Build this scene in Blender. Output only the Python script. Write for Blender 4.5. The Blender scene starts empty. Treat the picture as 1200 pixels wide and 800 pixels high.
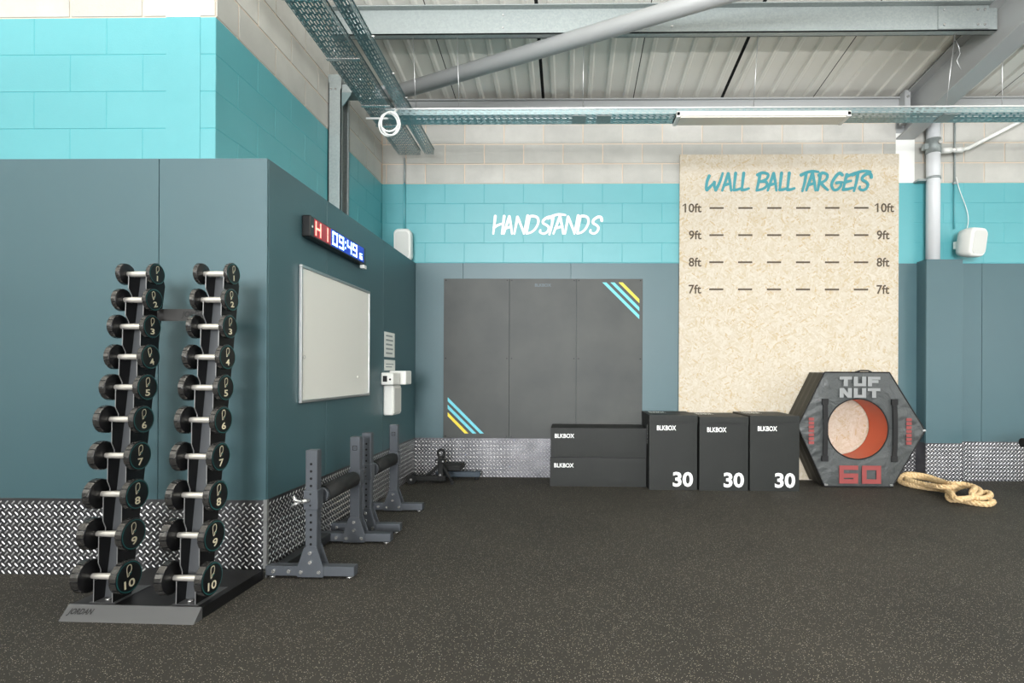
import bpy, bmesh, math, random
from mathutils import Vector, Matrix
random.seed(7)
scene = bpy.context.scene
COL = scene.collection
PI = math.pi
R = math.radians

# ------------------------------------------------------------------ camera
cam_d = bpy.data.cameras.new('camera')
cam = bpy.data.objects.new('camera', cam_d)
COL.objects.link(cam)
cam_d.sensor_width = 36.0
cam_d.lens = 643.05 / 1200 * 36.0
cam_d.shift_x = -(653.907 - 600) / 1200
cam_d.shift_y = (435.498 - 400) / 1200
cam_d.clip_start = 0.05
cam.matrix_world = (Matrix.Translation((0, 0, 1.2004)) @ Matrix.Rotation(0.0195, 4, 'Z')
                    @ Matrix.Rotation(PI / 2, 4, 'X') @ Matrix.Rotation(0.0046, 4, 'Z'))
scene.camera = cam

# ------------------------------------------------------------------ world, daylight through the windows, exposure
world = bpy.data.worlds.new('world')
scene.world = world
world.use_nodes = True
bg = world.node_tree.nodes['Background']
bg.inputs[0].default_value = (0.80, 0.90, 1.0, 1)
bg.inputs[1].default_value = 1.0


def window_light(name, loc, rot, sx, sy, power, color):
    l = bpy.data.lights.new(name, 'AREA')
    l.shape = 'RECTANGLE'
    l.size, l.size_y = sx, sy
    l.energy = power
    l.color = color
    o = bpy.data.objects.new(name, l)
    o.location = loc
    o.rotation_euler = rot
    COL.objects.link(o)
    return o


# daylight entering by the tall glazing in the rear wall, far behind the camera
window_light('rear_window_daylight', (-2.2, -13.93, 2.55), (R(90), 0, 0), 7.0, 4.7, 3000, (0.97, 0.985, 1.0))
# and by the glazing in the right-hand wall, beside and behind the camera
window_light('right_window_daylight', (7.93, 1.2, 1.5), (R(90), 0, R(90)), 2.6, 2.4, 70, (0.97, 0.985, 1.0))

vs = scene.view_settings
vs.view_transform = 'Standard'
vs.look = 'None'
vs.gamma = 1.0
vs.use_curve_mapping = False
vs.exposure = 0.36
try:
    scene.cycles.use_denoising = True
except Exception:
    pass

# ------------------------------------------------------------------ materials


def lin(c):
    return tuple(((v / 255) / 12.92 if v / 255 <= 0.04045 else ((v / 255 + 0.055) / 1.055) ** 2.4) for v in c) + (1,)


MATS = {}


def mat(name, col, rough=0.5, metal=0.0, spec=0.5, emit=None, estr=0.0):
    m = bpy.data.materials.new(name)
    m.use_nodes = True
    b = m.node_tree.nodes['Principled BSDF']
    b.inputs['Base Color'].default_value = lin(col)
    b.inputs['Roughness'].default_value = rough
    b.inputs['Metallic'].default_value = metal
    b.inputs['Specular IOR Level'].default_value = spec
    if emit:
        b.inputs['Emission Color'].default_value = lin(emit)
        b.inputs['Emission Strength'].default_value = estr
    MATS[name] = m
    return m


class NT:
    """small helper for node trees"""

    def __init__(self, m):
        self.t = m.node_tree
        self.b = self.t.nodes['Principled BSDF']

    def n(self, typ, **kw):
        nd = self.t.nodes.new(typ)
        for k, v in kw.items():
            if k.startswith('i_'):
                key = k[2:]
                key = int(key) if key.isdigit() else key.replace('_', ' ')
                nd.inputs[key].default_value = v
            else:
                setattr(nd, k, v)
        return nd

    def l(self, a, b):
        self.t.links.new(a, b)

    def coords(self, scale=(1, 1, 1), rot=(0, 0, 0), which='Object'):
        tc = self.n('ShaderNodeTexCoord')
        mp = self.n('ShaderNodeMapping')
        mp.inputs['Scale'].default_value = scale
        mp.inputs['Rotation'].default_value = rot
        self.l(tc.outputs[which], mp.inputs[0])
        return mp.outputs[0]

    def noise(self, vec, scale, detail=3, rough=0.5):
        nz = self.n('ShaderNodeTexNoise')
        nz.inputs['Scale'].default_value = scale
        nz.inputs['Detail'].default_value = detail
        nz.inputs['Roughness'].default_value = rough
        self.l(vec, nz.inputs['Vector'])
        return nz

    def ramp(self, fac, stops):
        r = self.n('ShaderNodeValToRGB')
        e = r.color_ramp.elements
        e[0].position, e[0].color = stops[0]
        e[1].position, e[1].color = stops[-1]
        for p, c in stops[1:-1]:
            k = e.new(p)
            k.color = c
        self.l(fac, r.inputs[0])
        return r

    def mix(self, fac, a, b, blend='MIX'):
        m = self.n('ShaderNodeMix', data_type='RGBA', blend_type=blend)
        if isinstance(fac, (int, float)):
            m.inputs[0].default_value = fac
        else:
            self.l(fac, m.inputs[0])
        for s, v in ((6, a), (7, b)):
            if isinstance(v, tuple):
                m.inputs[s].default_value = v
            else:
                self.l(v, m.inputs[s])
        return m.outputs[2]

    def bump(self, height, strength=0.3, dist=0.002):
        bp = self.n('ShaderNodeBump')
        bp.inputs['Strength'].default_value = strength
        bp.inputs['Distance'].default_value = dist
        self.l(height, bp.inputs['Height'])
        self.l(bp.outputs[0], self.b.inputs['Normal'])

    def color(self, out):
        self.l(out, self.b.inputs['Base Color'])

    def rough(self, out):
        self.l(out, self.b.inputs['Roughness'])


def g(v):
    return (v, v, v, 1)


# rubber floor with cream flecks
m = mat('rubber_floor', (30, 29, 27), 0.75, spec=0.3)
t = NT(m)
c = t.coords()
v1 = t.n('ShaderNodeTexVoronoi', i_Scale=225.0)
t.l(c, v1.inputs['Vector'])
sep = t.n('ShaderNodeSeparateColor')
t.l(v1.outputs['Color'], sep.inputs[0])
fl = t.ramp(sep.outputs[0], [(0.84, g(0)), (0.88, g(1))])
ds = t.ramp(v1.outputs['Distance'], [(0.30, g(1)), (0.45, g(0))])
ff = t.mix(1.0, fl.outputs[0], ds.outputs[0], 'MULTIPLY')
fc = t.ramp(sep.outputs[1], [(0.0, lin((150, 142, 120))), (0.6, lin((196, 187, 165))), (1.0, lin((180, 180, 174)))])
nz = t.noise(c, 1.3, 4)
base = t.ramp(nz.outputs[0], [(0.3, lin((56, 53, 49))), (0.7, lin((70, 66, 60)))])
nz3 = t.noise(c, 160, 2)
base2 = t.mix(nz3.outputs[0], base.outputs[0], lin((47, 45, 41)))
t.color(t.mix(ff, base2, fc.outputs[0]))
nz2 = t.noise(c, 260, 2)
t.bump(nz2.outputs[0], 0.5, 0.0015)

# concrete block, painted block, mortar


def block_mat(name, ca, cb, cc, rough, bump):
    m = mat(name, ca, rough, spec=0.3)
    t = NT(m)
    c = t.coords()
    oi = t.n('ShaderNodeObjectInfo')
    va = t.n('ShaderNodeVectorMath', operation='ADD')
    t.l(c, va.inputs[0])
    t.l(oi.outputs['Location'], va.inputs[1])
    nz = t.noise(va.outputs[0], 3.2, 5, 0.6)
    r1 = t.ramp(nz.outputs[0], [(0.3, lin(ca)), (0.7, lin(cb))])
    t.color(t.mix(oi.outputs['Random'], r1.outputs[0], lin(cc), 'MIX') if cc is None else t.mix(t.ramp(oi.outputs['Random'], [(0, g(0)), (1, g(0.55))]).outputs[0], r1.outputs[0], lin(cc)))
    n2 = t.noise(va.outputs[0], 90, 4, 0.7)
    t.bump(n2.outputs[0], bump, 0.004)
    return m


block_mat('grey_block', (178, 176, 170), (198, 196, 189), (166, 166, 160), 0.85, 0.35)
block_mat('teal_block', (84, 160, 167), (90, 165, 172), (87, 162, 169), 0.42, 0.22)
MATS['teal_block'].node_tree.nodes['Principled BSDF'].inputs['Specular IOR Level'].default_value = 0.7
m = mat('mortar', (214, 196, 176), 0.9, spec=0.2)
t = NT(m)
c = t.coords()
sp = t.n('ShaderNodeSeparateXYZ')
t.l(c, sp.inputs[0])
lt = t.n('ShaderNodeMath', operation='LESS_THAN')
t.l(sp.outputs[2], lt.inputs[0])
lt.inputs[1].default_value = 3.343
t.color(t.mix(lt.outputs[0], lin((212, 195, 176)), lin((88, 163, 170))))

# blue-grey satin wall panel
m = mat('blue_grey_panel', (100, 134, 143), 0.33, spec=0.75)
t = NT(m)
c = t.coords()
nz = t.noise(c, 1.1, 4)
t.color(t.ramp(nz.outputs[0], [(0.3, lin((59, 90, 97))), (0.7, lin((63, 94, 101)))]).outputs[0])
t.rough(t.ramp(nz.outputs[0], [(0.3, g(0.43)), (0.7, g(0.49))]).outputs[0])
mat('seam_backing', (112, 134, 140), 0.8)
# diamond plate
m = mat('plate_base', (120, 119, 122), 0.42, 0.85)
t = NT(m)
nz = t.noise(t.coords(), 5, 4)
t.color(t.ramp(nz.outputs[0], [(0.3, lin((82, 82, 85))), (0.7, lin((112, 111, 114)))]).outputs[0])
mat('plate_tread', (232, 232, 234), 0.28, 0.75)  # polished bars, the light they catch put into a brighter colour
mat('aluminium', (205, 206, 206), 0.35, 0.9)
# galvanised steel
m = mat('galvanised', (168, 175, 174), 0.5, 0.35)
t = NT(m)
c = t.coords()
v = t.n('ShaderNodeTexVoronoi', i_Scale=70.0)
t.l(c, v.inputs['Vector'])
sp = t.n('ShaderNodeSeparateColor')
t.l(v.outputs['Color'], sp.inputs[0])
t.color(t.ramp(sp.outputs[0], [(0, lin((146, 154, 153))), (1, lin((156, 163, 162)))]).outputs[0])
t.rough(t.ramp(sp.outputs[1], [(0, g(0.42)), (1, g(0.55))]).outputs[0])
mat('tray_steel', (138, 156, 158), 0.38, 0.85)
mat('grey_steel', (166, 168, 168), 0.45, 0.1)
mat('dark_gap', (52, 54, 53), 0.9)
m = mat('roof_sheet', (214, 213, 203), 0.45, spec=0.4)
t = NT(m)
nz = t.noise(t.coords((1, 0.15, 1)), 2.0, 3)
t.color(t.ramp(nz.outputs[0], [(0.3, lin((226, 225, 217))), (0.7, lin((238, 236, 229)))]).outputs[0])
mat('white_paint', (238, 238, 234), 0.5)
mat('plain_wall', (232, 232, 228), 0.8)
mat('shade_screen', (96, 108, 112), 0.7)
mat('added_lens', (255, 250, 240), 0.5, emit=(255, 248, 238), estr=2.0)  # glowing top of the added uplights
mat('white_plastic', (232, 232, 227), 0.4)
mat('grille', (205, 205, 200), 0.7)
mat('pvc_grey', (210, 212, 214), 0.4)
mat('diffuser', (225, 220, 208), 0.5)
# OSB
m = mat('osb', (224, 200, 160), 0.7, spec=0.3)
t = NT(m)


def strands(rot, seed):
    c = t.coords((1, 1, 1), (0, rot, 0))
    mp = t.n('ShaderNodeMapping')
    mp.inputs['Location'].default_value = (seed, 0, seed * 0.7)
    mp.inputs['Scale'].default_value = (14, 1, 60)
    t.l(c, mp.inputs[0])
    v = t.n('ShaderNodeTexVoronoi', i_Scale=1.0)
    v.inputs['Randomness'].default_value = 1.0
    t.l(mp.outputs[0], v.inputs['Vector'])
    s = t.n('ShaderNodeSeparateColor')
    t.l(v.outputs['Color'], s.inputs[0])
    return s.outputs


sa = strands(0.5, 0.0)
sb = strands(-0.7, 5.3)
sc_ = strands(1.35, 9.1)
pal = [(0.0, lin((186, 166, 134))), (0.12, lin((190, 177, 154))), (0.5, lin((196, 185, 167))), (1.0, lin((203, 195, 181)))]
ca = t.ramp(sa[0], pal).outputs[0]
cb = t.ramp(sb[0], pal).outputs[0]
cc = t.ramp(sc_[0], pal).outputs[0]
selm = t.n('ShaderNodeMath', operation='GREATER_THAN')
t.l(sa[1], selm.inputs[0])
selm.inputs[1].default_value = 0.5
sel2 = t.n('ShaderNodeMath', operation='GREATER_THAN')
t.l(sb[1], sel2.inputs[0])
sel2.inputs[1].default_value = 0.62
x1 = t.mix(selm.outputs[0], ca, cb)
x2 = t.mix(sel2.outputs[0], x1, cc)
kn = t.noise(t.coords((1, 1, 1)), 26, 4, 0.6)
kr = t.ramp(kn.outputs[0], [(0.66, g(0)), (0.76, g(1))])
t.color(t.mix(kr.outputs[0], x2, lin((180, 148, 104))))
t.bump(sa[0], 0.15, 0.001)

mat('black_board', (62, 64, 64), 0.5, spec=0.4)
m = MATS['black_board']
t = NT(m)
nz = t.noise(t.coords(), 2.2, 5)
t.color(t.ramp(nz.outputs[0], [(0.3, lin((58, 61, 60))), (0.7, lin((72, 74, 71)))]).outputs[0])
mat('black_board_text', (86, 100, 106), 0.5)
mat('bolt', (205, 205, 203), 0.25, 0.8)
mat('dark_bolt', (40, 42, 42), 0.4, 0.6)
mat('stripe_blue', (110, 205, 220), 0.5)
mat('stripe_yellow', (240, 215, 60), 0.5)
mat('text_teal', (62, 140, 148), 0.6)
mat('text_brown', (78, 66, 52), 0.7)
mat('text_white', (244, 244, 242), 0.5)
m = mat('vinyl_black', (34, 36, 34), 0.58, spec=0.35)
t = NT(m)
c = t.coords()
nz = t.noise(c, 7, 3)
n2 = t.noise(c, 340, 2)
ad = t.n('ShaderNodeMath', operation='MULTIPLY_ADD')
t.l(n2.outputs[0], ad.inputs[0])
ad.inputs[1].default_value = 0.06
t.l(nz.outputs[0], ad.inputs[2])
t.bump(ad.outputs[0], 0.35, 0.012)
mat('vinyl_seam', (24, 24, 25), 0.6)
m = mat('nut_cover', (72, 75, 75), 0.42, spec=0.5)
t = NT(m)
c = t.coords()
nz = t.noise(c, 5.5, 4, 0.6)
nz.inputs['Distortion'].default_value = 0.8
t.bump(nz.outputs[0], 0.7, 0.035)
mat('nut_side', (58, 56, 48), 0.6)
m = mat('nut_lining', (196, 88, 52), 0.5)
mat('nut_text_grey', (140, 142, 142), 0.6)
mat('nut_text_red', (142, 64, 62), 0.6)
mat('webbing', (22, 22, 23), 0.75)
mat('rope', (214, 184, 138), 0.8, spec=0.2)
m = MATS['rope']
t = NT(m)
nz = t.noise(t.coords(), 60, 3)
t.color(t.ramp(nz.outputs[0], [(0.3, lin((198, 164, 116))), (0.7, lin((228, 202, 160)))]).outputs[0])
# rack and dumbbells
mat('rack_black', (17, 17, 18), 0.4, spec=0.35)
mat('rack_edge', (150, 150, 150), 0.4, 0.6)
mat('rack_grey', (92, 92, 93), 0.4, 0.3)
mat('rack_bar', (62, 61, 60), 0.4, 0.3)
mat('rack_web', (92, 94, 97), 0.38, 0.4)
mat('rack_text', (16, 16, 17), 0.4)
mat('urethane', (24, 24, 25), 0.28, spec=0.55)
mat('urethane_face', (14, 15, 16), 0.35)
mat('steel_rim', (92, 90, 88), 0.2, 0.75)
m = mat('chrome_handle', (228, 223, 214), 0.34, 0.6)
t = NT(m)
v = t.n('ShaderNodeTexNoise', i_Scale=330.0)
t.l(t.coords(), v.inputs['Vector'])
t.bump(v.outputs[0], 0.3, 0.0006)
mat('db_ring', (40, 112, 112), 0.45)
mat('db_text', (226, 216, 186), 0.5)
mat('stand_grey', (84, 88, 94), 0.4, 0.3)
mat('stand_dark', (40, 42, 44), 0.45, 0.2)
mat('foam_black', (20, 21, 21), 0.75)
mat('hole_black', (8, 8, 8), 0.9)
mat('blue_frame', (48, 60, 70), 0.45, 0.2)
# timer
mat('timer_case', (18, 18, 19), 0.35)
mat('timer_red_field', (120, 24, 30), 0.3, emit=(150, 20, 30), estr=0.5)
mat('timer_blue_field', (18, 40, 150), 0.3, emit=(20, 50, 190), estr=0.5)
mat('led_red', (255, 120, 110), 0.4, emit=(255, 120, 105), estr=3.0)
mat('led_blue', (200, 225, 255), 0.4, emit=(170, 205, 255), estr=3.0)
mat('whiteboard', (238, 237, 230), 0.3)
mat('paper', (228, 230, 226), 0.7)
mat('paper_print', (150, 158, 158), 0.8)
mat('reader_black', (24, 24, 25), 0.3)
mat('cable_white', (230, 230, 226), 0.45)
mat('window_glass_frame', (70, 74, 78), 0.5)

# ------------------------------------------------------------------ mesh helpers


class MB:
    def __init__(self):
        self.v = []
        self.f = []
        self.s = []

    def add(self, verts, faces, smooth=False):
        o = len(self.v)
        self.v += [tuple(p) for p in verts]
        self.f += [tuple(i + o for i in f) for f in faces]
        self.s += [smooth] * len(faces)
        return self

    def box(self, x0, x1, y0, y1, z0, z1, c=0.0):
        c = min(c, abs(x1 - x0) * .45, abs(y1 - y0) * .45, abs(z1 - z0) * .45)
        if c <= 0:
            vs = [(x, y, z) for x in (x0, x1) for y in (y0, y1) for z in (z0, z1)]
            return self.add(vs, [(0, 1, 3, 2), (4, 6, 7, 5), (0, 4, 5, 1), (2, 3, 7, 6), (0, 2, 6, 4), (1, 5, 7, 3)])
        X, Y, Z = (x0, x1), (y0, y1), (z0, z1)
        vs = []
        ix = {}
        for i in (0, 1):
            for j in (0, 1):
                for k in (0, 1):
                    dx, dy, dz = (c, -c)[i], (c, -c)[j], (c, -c)[k]
                    for a, d in (('x', (0, dy, dz)), ('y', (dx, 0, dz)), ('z', (dx, dy, 0))):
                        ix[i, j, k, a] = len(vs)
                        vs.append((X[i] + d[0], Y[j] + d[1], Z[k] + d[2]))
        F = []
        for i in (0, 1):
            F.append(tuple(ix[i, j, k, 'x'] for j, k in ((0, 0), (1, 0), (1, 1), (0, 1))))
            F.append(tuple(ix[j, i, k, 'y'] for j, k in ((0, 0), (1, 0), (1, 1), (0, 1))))
            F.append(tuple(ix[j, k, i, 'z'] for j, k in ((0, 0), (1, 0), (1, 1), (0, 1))))
        for i in (0, 1):
            for j in (0, 1):
                F.append((ix[i, j, 0, 'x'], ix[i, j, 1, 'x'], ix[i, j, 1, 'y'], ix[i, j, 0, 'y']))
                F.append((ix[i, 0, j, 'x'], ix[i, 1, j, 'x'], ix[i, 1, j, 'z'], ix[i, 0, j, 'z']))
                F.append((ix[0, i, j, 'y'], ix[1, i, j, 'y'], ix[1, i, j, 'z'], ix[0, i, j, 'z']))
                for k in (0, 1):
                    F.append((ix[i, j, k, 'x'], ix[i, j, k, 'y'], ix[i, j, k, 'z']))
        return self.add(vs, F)

    def prism(self, pts, axis, a0, a1):
        n = len(pts)

        def P(p, a):
            return {'x': (a, p[0], p[1]), 'y': (p[0], a, p[1]), 'z': (p[0], p[1], a)}[axis]
        vs = [P(p, a0) for p in pts] + [P(p, a1) for p in pts]
        F = [tuple(range(n)), tuple(range(2 * n - 1, n - 1, -1))]
        F += [(i, (i + 1) % n, n + (i + 1) % n, n + i) for i in range(n)]
        return self.add(vs, F)

    def cyl(self, p0, p1, r0, r1=None, n=16, caps=True, smooth=True):
        r1 = r0 if r1 is None else r1
        p0, p1 = Vector(p0), Vector(p1)
        d = (p1 - p0).normalized()
        u = d.orthogonal().normalized()
        w = d.cross(u)
        vs = []
        for p, r in ((p0, r0), (p1, r1)):
            for i in range(n):
                a = 2 * PI * i / n
                vs.append(p + (u * math.cos(a) + w * math.sin(a)) * r)
        self.add(vs, [(i, (i + 1) % n, n + (i + 1) % n, n + i) for i in range(n)], smooth)
        if caps:
            o = len(self.v) - 2 * n
            self.f += [tuple(o + i for i in range(n)), tuple(o + n + i for i in range(n - 1, -1, -1))]
            self.s += [False, False]
        return self

    def lathe(self, prof, p0, axis, n=24, smooth=True, shape=None):
        """prof: list of (h, r) along axis from p0; shape(angle)->radius factor"""
        p0 = Vector(p0)
        d = Vector(axis).normalized()
        u = d.orthogonal().normalized()
        w = d.cross(u)
        o = len(self.v)
        for h, r in prof:
            for i in range(n):
                a = 2 * PI * i / n
                k = shape(i) if shape else 1.0
                self.v.append(tuple(p0 + d * h + (u * math.cos(a) + w * math.sin(a)) * r * k))
        for j in range(len(prof) - 1):
            for i in range(n):
                self.f.append((o + j * n + i, o + j * n + (i + 1) % n, o + (j + 1) * n + (i + 1) % n, o + (j + 1) * n + i))
                self.s.append(smooth)
        for j in (0, len(prof) - 1):
            if prof[j][1] > 1e-5:
                self.f.append(tuple(o + j * n + i for i in range(n)))
                self.s.append(False)
        return self

    def tube(self, path, r, n=8, closed=False, caps=True):
        P = [Vector(p) for p in path]
        N = len(P)
        o = len(self.v)
        prev = None
        for i, p in enumerate(P):
            a = P[(i - 1) % N] if (closed or i > 0) else p
            b = P[(i + 1) % N] if (closed or i < N - 1) else p
            d = (b - a).normalized()
            if prev is None:
                u = d.orthogonal().normalized()
            else:
                u = (prev - d * prev.dot(d)).normalized()
            prev = u
            w = d.cross(u)
            for k in range(n):
                t_ = 2 * PI * k / n
                self.v.append(tuple(p + (u * math.cos(t_) + w * math.sin(t_)) * r))
        M = N if closed else N - 1
        for i in range(M):
            for k in range(n):
                j = (i + 1) % N
                self.f.append((o + i * n + k, o + i * n + (k + 1) % n, o + j * n + (k + 1) % n, o + j * n + k))
                self.s.append(True)
        if caps and not closed:
            self.f += [tuple(o + k for k in range(n)), tuple(o + (N - 1) * n + k for k in range(n))]
            self.s += [False, False]
        return self

    def mesh(self, name, mt):
        me = bpy.data.meshes.new(name)
        me.from_pydata(self.v, [], self.f)
        bm = bmesh.new()
        bm.from_mesh(me)
        bmesh.ops.recalc_face_normals(bm, faces=bm.faces)
        bm.to_mesh(me)
        bm.free()
        if len(me.polygons) == len(self.s):
            me.polygons.foreach_set('use_smooth', self.s)
        me.materials.append(MATS[mt])
        return me

    def build(self, name, mt, parent=None, label=None):
        return link(name, self.mesh(name, mt), parent, label)


def link(name, me, parent=None, label=None):
    o = bpy.data.objects.new(name, me)
    COL.objects.link(o)
    if parent is not None:
        o.parent = parent
    if label:
        o['label'] = label
    return o


def tag(o, label, cat, group=None, kind=None):
    o['label'] = label
    o['category'] = cat
    if group:
        o['group'] = group
    if kind:
        o['kind'] = kind
    return o


def thing(name, loc, label, cat, group=None, rz=0.0):
    o = bpy.data.objects.new(name, None)
    COL.objects.link(o)
    o.empty_display_size = 0.1
    o.location = loc
    o.rotation_euler = (0, 0, rz)
    return tag(o, label, cat, group)


def struct(name, mb, mt, label, cat):
    return tag(mb.build(name, mt), label, cat, kind='structure')


# flat lettering ------------------------------------------------------
TXT = {}


def text_geo(body, bold=0.0, shear=0.0, res=3, space=1.0):
    key = (body, bold, shear, space)
    if key in TXT:
        return TXT[key]
    cu = bpy.data.curves.new('lettering', 'FONT')
    cu.body = body
    cu.size = 1.0
    cu.offset = bold
    cu.shear = shear
    cu.space_character = space
    cu.resolution_u = res
    ob = bpy.data.objects.new('lettering_source', cu)
    COL.objects.link(ob)
    dg = bpy.context.evaluated_depsgraph_get()
    me = bpy.data.meshes.new_from_object(ob.evaluated_get(dg))
    V = [tuple(v.co) for v in me.vertices]
    F = [tuple(p.vertices) for p in me.polygons]
    bpy.data.objects.remove(ob)
    bpy.data.meshes.remove(me)
    bpy.data.curves.remove(cu)
    x0, x1 = min(v[0] for v in V), max(v[0] for v in V)
    y0, y1 = min(v[1] for v in V), max(v[1] for v in V)
    V = [((v[0] - x0) / (x1 - x0), (v[1] - y0) / (y1 - y0)) for v in V]
    TXT[key] = (V, F)
    return TXT[key]


def put_text(mb, body, o, u, v, w, h, **kw):
    """lettering filling a w x h rectangle whose lower left corner is o, along unit vectors u and v"""
    V, F = text_geo(body, **kw)
    o, u, v = Vector(o), Vector(u), Vector(v)
    mb.add([o + u * (a * w) + v * (b * h) for a, b in V], F)
    return mb


def catmull(P, n=6):
    out = []
    for i in range(len(P) - 1):
        p0, p1, p2, p3 = P[max(i - 1, 0)], P[i], P[i + 1], P[min(i + 2, len(P) - 1)]
        for k in range(n):
            t_ = k / n
            out.append(tuple(0.5 * ((2 * b) + (-a + c_) * t_ + (2 * a - 5 * b + 4 * c_ - d) * t_ * t_ + (-a + 3 * b - 3 * c_ + d) * t_ ** 3)
                             for a, b, c_, d in zip(p0, p1, p2, p3)))
    out.append(tuple(P[-1]))
    return out


def ribbon(P, w, taper=True, round_=True):
    """a polyline as a flat brush stroke: returns 2D verts and faces"""
    P = [Vector((p[0], p[1])) for p in P]
    V, F = [], []
    n = len(P)
    for i, p in enumerate(P):
        d = (P[min(i + 1, n - 1)] - P[max(i - 1, 0)])
        d = d.normalized() if d.length > 1e-9 else Vector((1, 0))
        nr = Vector((-d.y, d.x))
        t_ = i / max(n - 1, 1)
        k = (1.0 - 0.28 * t_) if taper else 1.0
        V += [p + nr * w * .5 * k, p - nr * w * .5 * k]
    F += [(2 * i, 2 * i + 1, 2 * i + 3, 2 * i + 2) for i in range(n - 1)]
    if round_:
        for i, sgn in ((0, -1), (n - 1, 1)):
            d = (P[1] - P[0]) if i == 0 else (P[-1] - P[-2])
            a0 = math.atan2(d.y, d.x) + (PI if i == 0 else 0)
            r = w * .5 * (1.0 if (i == 0 or not taper) else 0.72)
            o = len(V)
            V += [P[i] + Vector((math.cos(a0 + a), math.sin(a0 + a))) * r for a in [(-0.5 + q / 6) * PI for q in range(7)]]
            F.append(tuple(range(o, o + 7)))
    return V, F


BR = {  # brush capitals, u 0..1 wide, v 0..1 high
    'H': [[(.20, 1), (.12, .5), (.04, 0)], [(.92, 1), (.84, .5), (.74, 0)], [(.10, .36), (.45, .5), (.86, .58)]],
    'A': [[(.58, .98), (.3, .5), (.02, 0)], [(.58, .98), (.74, .5), (.86, 0)], [(.2, .32), (.5, .36), (.8, .42)]],
    'N': [[(.22, .95), (.12, .5), (.0, 0)], [(.24, .92), (.46, .5), (.68, .04)], [(.95, 1.02), (.82, .5), (.68, .0)]],
    'D': [[(.26, .95), (.16, .5), (.06, .04)], [(.1, .86), (.4, 1.0), (.82, .93), (.93, .66), (.72, .3), (.4, .08), (.04, .0)]],
    'S': [[(.98, .74), (.92, .92), (.66, .94), (.34, .78), (.3, .6), (.56, .48), (.72, .32), (.6, .1), (.34, .0), (.08, .08), (.1, .2)]],
    'T': [[(.0, .88), (.3, 1.02), (.65, 1.10), (1.0, 1.06)], [(.30, .98), (.22, .5), (.08, -.04)]],
    'W': [[(.22, .85), (.1, .5), (.06, .08), (.14, .04)], [(.10, .04), (.3, .25), (.5, .48)], [(.5, .48), (.5, .25), (.58, .03)], [(.58, .03), (.8, .5), (.95, 1.0)]],
    'L': [[(.3, 1), (.18, .5), (.08, .06)], [(.08, .04), (.5, .05), (.95, .12)]],
    'B': [[(.3, .92), (.2, .5), (.06, .04)], [(.12, .9), (.5, 1.02), (.92, .92), (.8, .66), (.34, .52)], [(.34, .52), (.75, .5), (.85, .3), (.55, .1), (.04, .0)]],
    'R': [[(.3, .95), (.2, .5), (.06, 0)], [(.16, .86), (.5, 1.0), (.9, .88), (.78, .6), (.3, .42)], [(.34, .42), (.6, .22), (.95, .02)]],
    'G': [[(.92, .88), (.7, .98), (.36, .72), (.14, .35), (.26, .05), (.55, .04), (.82, .26), (.8, .46)], [(.5, .42), (.7, .45), (.92, .46)]],
    'E': [[(.34, .9), (.2, .5), (.06, .06)], [(.3, .78), (.6, .88), (.98, 1.0)], [(.16, .44), (.4, .5), (.66, .54)], [(.06, .04), (.4, .06), (.78, .14)]],
}


def brush_word(mb, letters, w, zx, z_base, cap, X0, k, y):
    """letters: (char, px0, px1) measured along the word; k metres per unit"""
    for ch, a, b in letters:
        for st in BR[ch]:
            pts = [(a + (b - a) * p[0], cap * p[1]) for p in st]
            pts = catmull(pts, 6)
            V, F = ribbon(pts, w)
            y -= 0.0002
            mb.add([(X0 + (v.x - zx) * k, y, z_base + v.y * k) for v in V], F)
    return mb


# ------------------------------------------------------------------ the room
YB = 6.243            # cladding face of the far wall
XP = -1.755           # right-hand face of the partition
YF = 3.157            # front face of the partition
HC = 2.434            # top of the cladding
HT = 3.343            # top of the teal paint
XW = -2.149           # block wall above the partition, side
YW = 3.288            # block wall above the partition, front
BY = 6.250            # block face of the far wall
SL, Z0 = 0.13, 4.285  # roof slope and its height at the far wall


def roof(y):
    return Z0 + SL * (YB - y)


struct('floor', MB().box(-8, 8, -14, 6.5, -0.12, 0), 'rubber_floor', 'black rubber gym floor with cream flecks', 'floor')

# block walls ----------------------------------------------------------
BLK = {}


def block_mesh(w, h, painted):
    key = (round(w, 3), round(h, 3), painted)
    if key not in BLK:
        BLK[key] = MB().box(-w / 2, w / 2, 0.001 if painted else -0.003, 0.02, -h / 2, h / 2, 0.002).mesh('block', 'teal_block' if painted else 'grey_block')
    return BLK[key]


def lay_blocks(parent, p0, udir, nrm_rot, length, zlo, ztop, off):
    """courses of blocks on a wall: p0 start point on the face, udir unit vector, ztop(u) height of the wall top"""
    k0 = int(math.floor((zlo - HT) / 0.225))
    k = k0
    while True:
        za, zb = HT + k * 0.225, HT + (k + 1) * 0.225
        if za > max(ztop(0), ztop(length)):
            break
        o = off if k % 2 == 0 else off + 0.225
        u = -((-o) % 0.45) if False else (o % 0.45) - 0.45
        while u < length:
            a, b = max(u, 0) + 0.006, min(u + 0.45, length) - 0.006
            if b - a > 0.03:
                mid = (a + b) / 2
                zt = min(zb - 0.006, min(ztop(a), ztop(b)) - 0.01)
                z1 = max(za + 0.006, zlo)
                if zt - z1 > 0.03:
                    pt_ = za < HT - 0.01
                    me = block_mesh(b - a + (.008 if pt_ else 0), zt - z1 + (.008 if pt_ else 0), pt_)
                    o_ = link('block', me, parent)
                    o_.location = (p0[0] + udir[0] * mid, p0[1] + udir[1] * mid, (z1 + zt) / 2)
                    o_.rotation_euler = (0, 0, nrm_rot)
            u += 0.45
        k += 1
    return parent


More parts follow.
